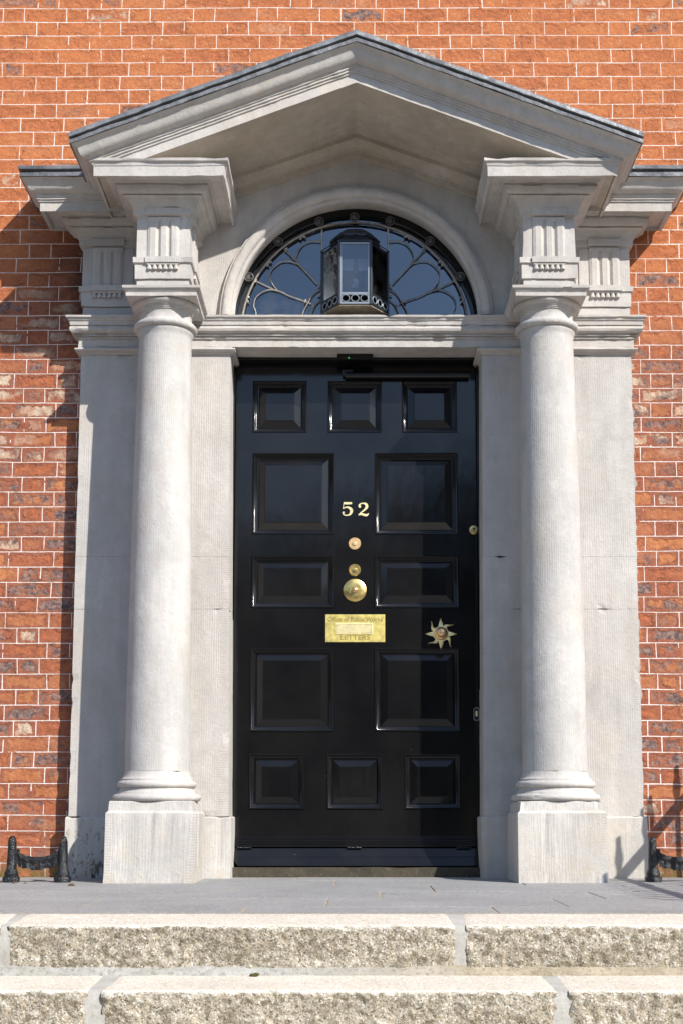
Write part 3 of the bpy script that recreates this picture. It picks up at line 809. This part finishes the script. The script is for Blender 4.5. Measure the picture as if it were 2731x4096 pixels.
link('bulb_holder', bm, M['black'], LN, smooth=40)
bm = new(); lathe(bm, [(.010, 3.222), (.012, 3.21), (.018, 3.196), (.026, 3.178), (.029, 3.160), (.026, 3.143), (.015, 3.132), (.004, 3.129)], FX + .003, .12, n=20)
bl = link('bulb', bm, M['lpane'], LN, smooth=60)
bm = new()
for q in (-.006, .006): tube(bm, [(FX + .003 + q, .12, 3.150), (FX + .003 + q * .8, .12, 3.185)], .0012, 5)
link('filament', bm, M['copper'], bl)
bm = new(); box(bm, FX - .07, FX + .07, .128, .134, 3.235, 3.30); link('reflector', bm, M['white'], LN)

# the fanlight and its lantern stand nearer the face of the arch than the door does
def bring_forward(root, k=.9893, dy=-.082):
    for o in root.children_recursive:
        if o.type != 'MESH': continue
        w = Vector((0, 0, 0)); q = o
        while q is not None: w += q.location; q = q.parent
        for v in o.data.vertices:
            p = v.co + w; p = Vector((p.x * k, p.y + dy, .263 + (p.z - .263) * k)); v.co = p - w
bring_forward(fan); bring_forward(LN)

# ------------------------------------------------------------------ door frame
FRM = empty('door_frame', (0, .19, 0), 'narrow black painted timber frame round the black panelled door', 'door frame')
for s in (-1, 1):
    bm = new(); x0, x1 = (-.700, -.649) if s < 0 else (.646, .700)
    box(bm, x0, x1, .185, .238, .0, 2.745); link('frame_jamb', bm, M['door'], FRM, bevel=.003)
bm = new(); box(bm, -.70, .70, .150, .238, 2.7455, 2.90); link('frame_head', bm, M['door'], FRM, bevel=.003)
bm = new(); box(bm, -.70, .70, .10, .34, -.02, .048, step=.05); rough(bm, .002, .5)
link('door_sill', bm, M['sillstone'], FRM)

# ------------------------------------------------------------------ the door
DY = .215
D = empty('panelled_door', (0, DY, .05), 'glossy black panelled front door with brass furniture and the number 52', 'door')
PAN = [(-.556, -.266, 2.360, 2.648), (-.151, .136, 2.360, 2.648), (.245, .542, 2.360, 2.648),
       (-.554, -.116, 1.801, 2.248), (.098, .542, 1.801, 2.248), (-.555, -.116, 1.404, 1.687), (.097, .543, 1.404, 1.687),
       (-.557, -.117, .747, 1.191), (.096, .542, .747, 1.191), (-.558, -.268, .342, .633), (-.153, .137, .342, .633), (.250, .542, .342, .633)]
xs = sorted(set([-.646, .643] + [round(v, 4) for p in PAN for v in p[:2]])); zs = sorted(set([.150, 2.742] + [v for p in PAN for v in p[2:]]))
bm = new()
for i in range(len(xs) - 1):
    for j in range(len(zs) - 1):
        cx, cz = (xs[i] + xs[i + 1]) / 2, (zs[j] + zs[j + 1]) / 2
        if any(a < cx < b and c < cz < d for a, b, c, d in PAN): continue
        grid(bm, [[Vector((xs[i], DY, zs[j])), Vector((xs[i + 1], DY, zs[j]))], [Vector((xs[i], DY, zs[j + 1])), Vector((xs[i + 1], DY, zs[j + 1]))]])
bmesh.ops.remove_doubles(bm, verts=bm.verts, dist=1e-5)
# side, top and bottom edges of the leaf
grid(bm, [[Vector((x, y, z)) for x, z in ((-.646, .15), (.643, .15), (.643, 2.742), (-.646, 2.742))] for y in (DY, DY + .05)], close_u=True)
bmesh.ops.remove_doubles(bm, verts=bm.verts, dist=1e-5)
leaf = link('door_leaf', bm, M['door'], D)
PP = [(0, 0), (.0005, -.002), (.002, -.0045), (.0045, -.006), (.007, -.0055), (.009, -.0035), (.0098, 0), (.0105, .003), (.0125, .0045), (.015, .0055), (.0165, .008), (.0172, .011), (.019, .0122), (.022, .0128), (.0245, .0148), (.026, .018), (.028, .0200), (.030, .021), (.0655, .0055), (.0668, .0045), (.0675, .0025), (.069, .0020)]
for a, b, c, d in PAN:
    bm = new(); rows = [[Vector((a + q, DY + y, c + q)), Vector((b - q, DY + y, c + q)), Vector((b - q, DY + y, d - q)), Vector((a + q, DY + y, d - q))] for q, y in PP]
    grid(bm, rows, close_u=True, cap1=True)
    pn = link('door_panel', bm, M['door'], D, smooth=32)
    for pf in pn.data.polygons:
        if pf.index >= 4 * 16: pf.use_smooth = False
# weather board mouldings, flap and hinges
bm = new()
for k, (z0, z1, dd) in enumerate(((.150, .162, .020), (.162, .174, .016), (.174, .186, .012), (.186, .197, .009), (.197, .206, .006))):
    box(bm, -.644, .641, DY - dd, DY - .0003 * (k + 1), z0 + .001, z1 - .0012)
link('weather_moulding', bm, M['door'], D, bevel=.0035)
bm = new()
rows = [[Vector((x, y, z)) for x in (-.640, .632)] for y, z in ((DY - .006, .146), (DY - .012, .145), (DY - .036, .101), (DY - .040, .098), (DY - .064, .056), (DY - .060, .052), (DY - .006, .052))]
for r in rows[3:]: r[0].x = -.640 + (.092 - max(r[0].z, .052)) * 1.0
grid(bm, rows); link('draught_flap', bm, M['door'], D)
for x in (-.575, -.012, .553):
    bm = new(); tube(bm, [(x - .037, DY - .023, .1475), (x + .037, DY - .023, .1475)], .0042, 8); link('flap_hinge', bm, M['iron'], D)

def strokes(name, segs, cx, cz, sc, y, mat, parent, thick=.004):
    bm = new()
    for k, pts in enumerate(segs):
        P = smooth_curve([(p[0], p[2], p[1]) for p in pts], 8); m_ = len(P)
        L, Rr = [], []
        for i, p in enumerate(P):
            t = (P[min(i + 1, m_ - 1)] - P[max(i - 1, 0)]); t.y = 0; t.normalize(); nn = Vector((-t.z, 0, t.x)); w = p.y
            q = Vector((p.x, 0, p.z)); L.append(q + nn * w); Rr.append(q - nn * w)
        yf = y - thick - .0003 * k
        rows = []
        for l, r in zip(L, Rr):
            l = Vector((cx + l.x * sc, yf, cz + l.z * sc)); r = Vector((cx + r.x * sc, yf, cz + r.z * sc))
            rows.append([Vector((l.x, y, l.z)), l, r, Vector((r.x, y, r.z))])
        grid(bm, rows, cap0=True, cap1=True)
    return link(name, bm, mat, parent)
# digit strokes: (x, z, half width) in units of the digit height
five = [[(-.30, .40, .010), (-.31, .20, .022), (-.33, .02, .03)], [(-.30, .44, .075), (0, .43, .085), (.30, .44, .07)],
        [(-.33, .02, .02), (-.18, .12, .04), (.02, .13, .07), (.22, .0, .10), (.26, -.18, .105), (.16, -.38, .07), (-.05, -.46, .04), (-.26, -.42, .04), (-.34, -.30, .05)],
        [(-.38, -.27, .03), (-.30, -.26, .09), (-.22, -.27, .03)]]
two = [[(-.36, .24, .03), (-.27, .22, .10), (-.18, .22, .03)], [(-.34, .26, .05), (-.24, .40, .04), (-.03, .46, .045), (.18, .38, .09), (.23, .20, .10), (.10, .0, .07), (-.15, -.20, .045), (-.36, -.42, .04)],
       [(-.36, -.40, .05), (-.18, -.33, .075), (.05, -.40, .085), (.24, -.42, .07), (.36, -.28, .03)]]
n5 = strokes('door_numeral', five, -.046, 1.938, .074, DY, M['gold'], D); n5['label'] = 'brass numeral 5'
n2 = strokes('door_numeral', two, .038, 1.936, .074, DY, M['gold'], D); n2['label'] = 'brass numeral 2'

def bell(x, z, mat, label):
    bm = new(); lathe(bm, [(.033, 0), (.033, .002), (.031, .0045), (.027, .0045), (.0262, .003), (.024, .0055), (.0155, .0055), (.015, .004), (.0142, .003)], x, DY, z, 36, 'y', True)
    o = link('bell_push', bm, mat, D, smooth=15, label=label)
    bm = new(); lathe(bm, [(.0120, .0032), (.0120, .008), (.0115, .0088), (.008, .0092), (.001, .0094)], x, DY, z, 28, 'y'); link('button', bm, mat, o, smooth=30)
bell(-.009, 1.7505, M['brass_pink'], 'upper round brass bell push, pinkish')
bell(-.009, 1.6075, M['brass'], 'lower round brass bell push, yellow')
bm = new(); lathe(bm, [(.0615, 0), (.0615, .003), (.0600, .0045), (.03, .0055), (.016, .006)], -.008, DY, 1.498, 56, 'y', False)
bmx = link('pull_plate', bm, M['brass'], D, smooth=50)
bm = new(); lathe(bm, [(.0155, .0060), (.0150, .012), (.0120, .016), (.0085, .017), (.0085, .022), (.0095, .027), (.007, .031), (.001, .032)], -.008, DY, 1.498, 28, 'y'); link('pull_button', bm, M['bronze'], bmx, smooth=60)
for sx in (-.043, .044):
    bm = new(); lathe(bm, [(.0042, .005), (.0040, .0066), (.001, .0070)], -.008 + sx, DY, 1.497, 12, 'y'); link('screw', bm, M['brass'], bmx)

# letter plate
bm = new(); x0, x1, z0, z1 = -.162, .151, 1.220, 1.368
box(bm, x0, x1, DY - .005, DY - .0002, z0, z1); lp = link('letter_plate', bm, M['brass_plate'], D, bevel=.0012)
a0, a1, c0, c1 = -.103, .083, 1.266, 1.318
bm = new(); fr_ = [(0, .0048), (.0, .0075), (.004, .0078), (.006, .0055)]
grid(bm, [[Vector((a0 - .004 + q, DY - y, c0 - .004 + q)), Vector((a1 + .004 - q, DY - y, c0 - .004 + q)), Vector((a1 + .004 - q, DY - y, c1 + .004 - q)), Vector((a0 - .004 + q, DY - y, c1 + .004 - q))] for q, y in fr_], close_u=True)
link('slot_rim', bm, M['brass_old'], lp)
bm = new(); box(bm, a0 + .003, a1 - .003, DY - .0068, DY - .0052, c0 + .003, c1 - .003); link('letter_flap', bm, M['brass_flap'], lp)
def lettering(txt, cx, cz, size, width, y, mat, parent, name='lettering'):
    cu = bpy.data.curves.new(name, 'FONT'); cu.body = txt; cu.size = size; cu.extrude = .0008; cu.align_x = 'CENTER'; cu.align_y = 'CENTER'
    tmp = bpy.data.objects.new('t', cu); COL.objects.link(tmp); bpy.context.view_layer.update()
    dg = bpy.context.evaluated_depsgraph_get(); me = bpy.data.meshes.new_from_object(tmp.evaluated_get(dg))
    bpy.data.objects.remove(tmp); bpy.data.curves.remove(cu)
    xs_ = [v.co.x for v in me.vertices]; k = width / (max(xs_) - min(xs_)); mx = (max(xs_) + min(xs_)) / 2; zs_ = [v.co.y for v in me.vertices]; mz = (max(zs_) + min(zs_)) / 2
    bm = new(); bm.from_mesh(me); bpy.data.meshes.remove(me)
    for v in bm.verts: v.co = Vector((cx + (v.co.x - mx) * k, y - v.co.z, cz + (v.co.y - mz)))
    return link(name, bm, mat, parent)
M['engrave'] = plain('letter_shadow', (.42, .31, .09), .6, .8)
lettering('Office of Public Works', (x0 + x1) / 2, 1.343, .036, .286, DY - .0052, M['engrave'], lp)
lettering('LETTERS', (x0 + x1) / 2, 1.245, .035, .154, DY - .0052, M['engrave'], lp)

# sun-star door knob
KX, KZ = .446, 1.264
bm = new()
def ray(bm, ang, wavy):
    n_ = 10; L, Rr = [], []
    for i in range(n_ + 1):
        t = i / n_; r = .030 + (.084 - .030) * t if not wavy else .030 + (.088 - .030) * t
        w = (.0165 if not wavy else .012) * (1 - t) ** (.85) + .0004
        off = 0 if not wavy else .011 * math.sin(t * math.pi * 1.6) * (1 if math.sin(2 * ang) > 0 else 1)
        a = ang; d = Vector((math.cos(a), 0, math.sin(a))); nn = Vector((-d.z, 0, d.x))
        c = Vector((KX, 0, KZ)) + d * r + nn * off; L.append((c, nn, w))
    rows = [[c + nn * w + Vector((0, DY - .0005, 0)), c + nn * w * .9 + Vector((0, DY - .004, 0)), c + Vector((0, DY - .008, 0)), c - nn * w * .9 + Vector((0, DY - .004, 0)), c - nn * w + Vector((0, DY - .0005, 0))] for c, nn, w in L]
    grid(bm, rows)
for k in range(8): ray(bm, k * math.pi / 4, k % 2 == 1)
lathe(bm, [(.041, 0), (.041, .008), (.036, .011), (.030, .012)], KX, DY, KZ, 40, 'y')
knob = link('door_knob_plate', bm, M['brass_old'], D, smooth=35, label='star shaped brass backplate with straight and wavy rays')
bm = new(); lathe(bm, [(.034, .0115), (.036, .018), (.034, .025), (.026, .030), (.019, .034), (.018, .042), (.023, .048), (.026, .056), (.0255, .065), (.020, .073), (.011, .078), (.001, .0795)], KX, DY, KZ, 40, 'y')
link('door_knob', bm, M['bronze'], knob, smooth=60)
# locks
bm = new(); lathe(bm, [(.0245, 0), (.0245, .004), (.021, .0065), (.012, .006), (.002, .0058)], .626, DY, 1.825, 32, 'y'); k1 = link('keyhole_plate', bm, M['brass'], D, smooth=50)
bm = new(); lathe(bm, [(.0055, .0060), (.0055, .0082), (.001, .0083)], .626, DY, 1.830, 14, 'y'); box(bm, .6235, .6285, DY - .0078, DY - .0055, 1.813, 1.829); link('keyhole', bm, M['black'], k1)
def stadium(cx, cz, w, h, n=10):
    return [(cx + w * math.cos(a), cz + (h - w) + w * math.sin(a)) for a in [math.pi * i / n for i in range(n + 1)]] + [(cx + w * math.cos(a), cz - (h - w) + w * math.sin(a)) for a in [math.pi + math.pi * i / n for i in range(n + 1)]]
bm = new(); plate(bm, stadium(.6285, .8395, .0155, .036), DY - .003, DY); k2 = link('lock_escutcheon', bm, M['steel'], D)
bm = new(); plate(bm, stadium(.6285, .8395, .0115, .0315), DY - .0045, DY - .0035); link('lock_cylinder', bm, M['black'], k2)
bm = new(); plate(bm, stadium(.6285, .8420, .0050, .0150), DY - .0058, DY - .0048); link('keyhole', bm, M['brass_old'], k2)
# door closer track and sensor
bm = new(); tube(bm, [(-.060, DY - .026, 2.6715), (.607, DY - .026, 2.6715)], .019, 16); box(bm, -.075, -.02, DY - .035, DY - .001, 2.668, 2.70)
link('closer_arm', bm, M['black'], D, smooth=50)
SN = empty('door_sensor', (0, .12, 2.75), 'small black sensor box with a green light under the stone lintel', 'sensor')
bm = new(); box(bm, -.100, .088, .090, .1495, 2.727, 2.7555); link('sensor_body', bm, M['black'], SN, bevel=.003)
bm = new(); lathe(bm, [(.0032, 0), (.0032, .003), (.001, .0035)], -.040, .090, 2.7335, 10, 'y'); link('indicator_light', bm, M['led'], SN)

# ------------------------------------------------------------------ landing, steps, street
def gz(y): return .0145 * min(0, y)
land = None
bm = new()
YR = [.10, -.21, -.64, -1.07, -1.51, -1.93, -2.215]; OFF = [-.30, -.10, -.54, -.77, -.98, -.39]
G = .0026
for r in range(6):
    ya, yb = YR[r], YR[r + 1]; off = OFF[r]
    ks = [off + .87 * k for k in range(-4, 5)]; ks = [-3.2] + [k for k in ks if -3.1 < k < 3.1] + [3.2]
    for a, b in zip(ks[:-1], ks[1:]):
        g2 = .0040; dz = random.uniform(-.0012, .0012)
        v = [bm.verts.new((x, y, z + dz * (z > -.1 + gz(y)))) for x, y, z in ((a + g2, ya - G, gz(ya)), (b - g2, ya - G, gz(ya)), (b - g2, yb + G, gz(yb)), (a + g2, yb + G, gz(yb)))]
        lo = [bm.verts.new((q.co.x, q.co.y, q.co.z - .012)) for q in v]
        bm.faces.new(v)
        for i in range(4): bm.faces.new((v[i], v[(i + 1) % 4], lo[(i + 1) % 4], lo[i]))
land = link('landing', bm, M['paving'], bevel=.0012); land['kind'] = 'structure'
bm = new(); box(bm, -3.2, 3.2, -2.214, .085, -1.2, -.04)
for v in bm.verts:
    if v.co.z > -.1: v.co.z = gz(v.co.y) - .0016
link('landing_bed', bm, M['joint_tan'], land)

def granite_block(x0, x1, yb, ye, zt, zf, zbot, mat, parent, seed, rnd=.024, step=.0075, gx=.0):
    """tread top from yb forward to ye, rounded nosing, rough riser down to zbot"""
    prof = []
    n1 = max(3, int((yb - ye - rnd) / .022))
    for k in range(n1 + 1):
        t = k / n1; y = yb + (ye + rnd - yb) * t; prof.append((y, zt + (zf - zt) * t, 0.12))
    for k in range(1, 8):
        a = math.pi / 2 * k / 7; prof.append((ye + rnd - rnd * math.sin(a), zf - rnd * .8 * (1 - math.cos(a)), .12 + .88 * k / 7))
    zz = zf - rnd * .8; n2 = int((zz - zbot) / step)
    for k in range(1, n2 + 1):
        t = k / n2; prof.append((ye + .004 * t, zz + (zbot - zz) * t, 1.0))
    bm = new(); nx = int((x1 - x0) / .0085); rows = []; sh = Vector((seed * 3.1, seed, 0))
    for y, z, w in prof:
        row = []
        for i in range(nx + 1):
            x = x0 + (x1 - x0) * i / nx; p = Vector((x, y, z))
            q = p + sh
            d = noise.fractal(q * 11, .8, 2.0, 3) * .007 + noise.fractal(q * 42, .7, 2.1, 3) * .0065 - .003 + abs(noise.noise(Vector((q.x * 2.2, q.y, q.z * 9)))) * -.010
            e = min(1.0, (min(x - x0, x1 - x) + .004) / .035)          # rounded arrises at the block ends
            ed = (1 - e) ** 2 * .009
            topw = 1 - w
            row.append(Vector((x, y + (-d * w) + ed * w, z + d * topw * .10 - ed * topw * .25 - ed * .2)))
        rows.append(row)
    # sides back into the joint
    for r in rows:
        r.insert(0, r[0] + Vector((.002, .05, -.012))); r.append(r[-1] + Vector((-.002, .05, -.012)))
    grid(bm, rows)
    return link('granite_block', bm, mat, parent, smooth=75)

ST1 = empty('granite_step', (0, -2.35, -.2), 'upper granite step with rough hammered face, directly below the grey landing', 'step', 'rough granite steps')
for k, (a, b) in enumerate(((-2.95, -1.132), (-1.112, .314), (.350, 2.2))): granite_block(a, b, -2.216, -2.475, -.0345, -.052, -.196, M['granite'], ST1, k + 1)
ST2 = empty('granite_step', (0, -2.65, -.4), 'lower granite step with paler rough face, at the bottom edge of the photo', 'step', 'rough granite steps')
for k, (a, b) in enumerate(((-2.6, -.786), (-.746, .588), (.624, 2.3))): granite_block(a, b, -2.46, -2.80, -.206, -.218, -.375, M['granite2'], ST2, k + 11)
def joint_body(parent, y0, y1, z0, z1, zf, mat, gaps):
    for ga, gb in gaps:
        ga -= .012; gb += .012; bm = new(); rows = []
        for (y, z) in ((y0, z1), (y1 + .034, zf - .002), (y1 + .018, zf - .010), (y1 + .012, zf - .03), (y1 + .012, zf - .09), (y1 + .012, z0)):
            rows.append([Vector((ga + (gb - ga) * i / 8, y + .003 * noise.noise(Vector((i * .9, y * 9, z * 19))), z)) for i in range(9)])
        grid(bm, rows); link('mortar_joint', bm, mat, parent, smooth=60)
joint_body(ST1, -2.217, -2.475, -.21, -.036, -.053, M['joint_grey'], ((-1.132, -1.112), (.314, .350)))
joint_body(ST2, -2.46, -2.800, -.39, -.208, -.219, M['joint_grey'], ((-.786, -.746), (.588, .624)))
# mortar fillet in the angle between riser and tread: grey to the left, brown to the right
for (xa, xb, mt_) in ((-2.9, 2.2, 'joint_mixed'),):
    bm = new(); rows = []
    for q, (dy, dz) in enumerate(((.014, .022), (-.004, .013), (-.015, .004), (-.021, -.0015), (-.021, -.03))):
        rows.append([Vector((x, -2.475 + dy + .006 * noise.noise(Vector((x * 9, q, 1))) + .004 * noise.noise(Vector((x * 40, q, 1))), -.204 + dz + .005 * noise.noise(Vector((x * 5, q * .3, 4))) * (q < 2))) for x in [xa + (xb - xa) * i / 400 for i in range(401)]])
    grid(bm, rows); link('mortar_fillet', bm, M[mt_], ST1, smooth=60)
# the rest of the flight and the street (below the picture)
bm = new()
for k in range(5): box(bm, -2.6, 2.4, -2.78 - .33 * (k + 1), -2.60 - .33 * k, -1.30, -.378 - .155 * k)
fl = link('lower_flight', bm, M['granite2'], bevel=.01); fl['kind'] = 'structure'
bm = new(); grid(bm, [[Vector((-60, -9.5, -1.16)), Vector((60, -9.5, -1.16))], [Vector((-60, .6, -1.16)), Vector((60, .6, -1.16))]]); pv = link('pavement', bm, M['tan']); pv['kind'] = 'structure'
bm = new(); grid(bm, [[Vector((-400, -400, -1.28)), Vector((400, -400, -1.28))], [Vector((-400, 400, -1.28)), Vector((400, 400, -1.28))]]); rd = link('road', bm, M['asphalt']); rd['kind'] = 'structure'
# trees of the park across the street
bm = new(); rnd = random.Random(3)
for k in range(14000):
    x = rnd.uniform(-60, 60); hh = 10.8 + 2.0 * noise.noise(Vector((x * .12, 5, 0))) + 1.2 * noise.noise(Vector((x * .5, 9, 0)))
    z = -1 + rnd.random() ** .8 * hh; y = -31 - rnd.uniform(0, 6); s_ = rnd.uniform(.35, .8)
    c = Vector((x, y, z)); u = Vector((rnd.uniform(-1, 1), rnd.uniform(-1, 1), rnd.uniform(-1, 1))).normalized(); w = u.orthogonal().normalized()
    vs = [bm.verts.new(c + u * s_ * a + w * s_ * b) for a, b in ((-1, -.5), (1, -.5), (.7, .6), (-.6, .7))]; bm.faces.new(vs)
tr = link('park_trees', bm, M['tree']); tagp(tr, 'dark mass of park trees across the street, reflected in the black door', 'trees', kind='stuff')

# ------------------------------------------------------------------ boot scrapers
def scraper(cx, label):
    y0 = -.36; z0 = gz(y0)
    o = empty('boot_scraper', (cx, y0, z0), label, 'boot scraper', 'iron boot scrapers beside the doorcase')
    for s in (-1, 1):
        bm = new(); px = cx + s * .122
        KW = 1.28
        P_ = [(.029, .027, 0), (.030, .028, .022), (.028, .026, .026), (.023, .022, .030), (.024, .023, .042), (.020, .020, .056), (.0165, .017, .066), (.0155, .016, .12), (.0135, .0145, .19), (.0125, .0135, .204), (.009, .010, .214), (.003, .004, .219)]
        rows = []
        for a, b, z in P_:
            row = []
            for i in range(16):
                t = 2 * math.pi * (i + .5) / 16; cc, ss = math.cos(t), math.sin(t); q = 1 / max(abs(cc), abs(ss)) ** .75
                row.append(Vector((px + a * KW * cc * q, y0 + b * KW * ss * q, z0 + z - .002)))
            rows.append(row)
        grid(bm, rows, close_u=True, cap0=True, cap1=True)
        for v in bm.verts: v.co += noise.noise_vector(v.co * 60) * .0028
        link('scraper_post', bm, M['iron'], o, smooth=50)
        bm = new(); tube(bm, [(px, y0 + .012, z0 + .06), (px + .002, y0 + .06, z0 + .05), (px + .004, y0 + .095, z0 + .02), (px + .004, y0 + .10, z0)], .011, 8)
        link('rear_foot', bm, M['iron'], o, smooth=60)
    top, bot = [], []
    for i in range(61):
        t = i / 60; x = cx - .110 + .220 * t; q = abs(t - .5) * 2
        zt = .118 + .034 * q ** 2.2 if q < .78 else .155
        zb = .062 + .010 * q + .006 * abs(math.sin(t * math.pi * 5)) * (1 if q < .8 else 0) - (.012 * (1 - q))
        if q > .82: zb = .085
        top.append((x, z0 + zt)); bot.append((x, z0 + zb))
    bm = new(); rows = []
    for (x, a), (_, b) in zip(top, bot):
        col_ = []
        for k in range(9):
            z = b + (a - b) * k / 8; u = (z - b) / (a - b)
            bulge = .004 + .005 * max(0, math.sin((x - cx) * 90)) * (1 - u) + (.004 if u > .55 else 0)
            col_.append(Vector((x, y0 - bulge + .002 * noise.noise(Vector((x * 60, 0, z * 60))), z)))
        rows.append([Vector((x, y0 + .005, a))] + list(reversed(col_)) + [Vector((x, y0 + .005, b))])
    grid(bm, rows, close_u=True, cap0=True, cap1=True); link('scraper_blade', bm, M['iron'], o, smooth=50)
    return o
scraper(-1.512, 'black cast iron boot scraper to the left of the doorcase, whole in view')
scraper(1.528, 'black cast iron boot scraper cut by the right edge of the photo')

# ------------------------------------------------------------------ railing on the right of the landing, outside the frame, throwing its shadow
RL = empty('iron_railing', (2.0, -.9, 0), 'black iron railing with spear tops along the right side of the landing', 'railing')
RX, RH = 2.02, .77
for k in range(17):
    y = -.02 - k * .150; z0 = gz(y); bm = new()
    tube(bm, [(RX, y, z0 - .01), (RX, y, RH + .05)], .010, 8)
    tube(bm, [(RX, y, RH + .04), (RX, y, RH + .075), (RX, y, RH + .13), (RX, y, RH + .21)], .010, 8)
    lathe(bm, [(.010, 0), (.014, .03), (.017, .05), (.012, .10), (.003, .165)], RX, y, RH + .05, 10)
    link('railing_bar', bm, M['iron'], RL, smooth=50)
bm = new(); box(bm, RX - .022, RX + .022, -2.47, .08, RH - .012, RH + .02); link('top_rail', bm, M['iron'], RL, bevel=.003)

# ------------------------------------------------------------------ litter
def leafy(name, x, y, label, cat, r=.012, mat='leaf', z=None, group=None, flat=.35):
    bm = new(); mt = bmesh.ops.create_icosphere(bm, subdivisions=3, radius=r)
    for v in bm.verts:
        d = noise.noise_vector(v.co * (1.6 / r) + Vector((x, y, 0))) * r * .45; v.co = Vector((v.co.x * 1.35, v.co.y, v.co.z * flat)) + d
    zz = gz(y) if z is None else z
    bmesh.ops.translate(bm, verts=bm.verts, vec=(x, y, zz + r * flat * .6))
    o = link(name, bm, M[mat], smooth=60); tagp(o, label, cat, group)
leafy('dead_leaf', -1.285, -.66, 'curled brown dead leaf on the landing in front of the left boot scraper', 'leaf', .011, flat=.5)
leafy('dirt_crumb', -1.60, -.45, 'dark crumb of dirt between the feet of the left boot scraper, nearer its left post', 'dirt', .006)
leafy('dirt_crumb', -1.545, -.45, 'smaller dark crumb of dirt nearest the middle of the left boot scraper', 'dirt', .005)
leafy('moss_clump', -.318, -2.515, 'brown green clump of moss in the joint behind the lower granite step', 'moss', .011, 'moss', z=-.207, flat=.5)
leafy('moss_tuft', 1.395, -.34, 'yellow green tuft of moss at the foot of the right boot scraper', 'moss', .014, 'moss', flat=.4)
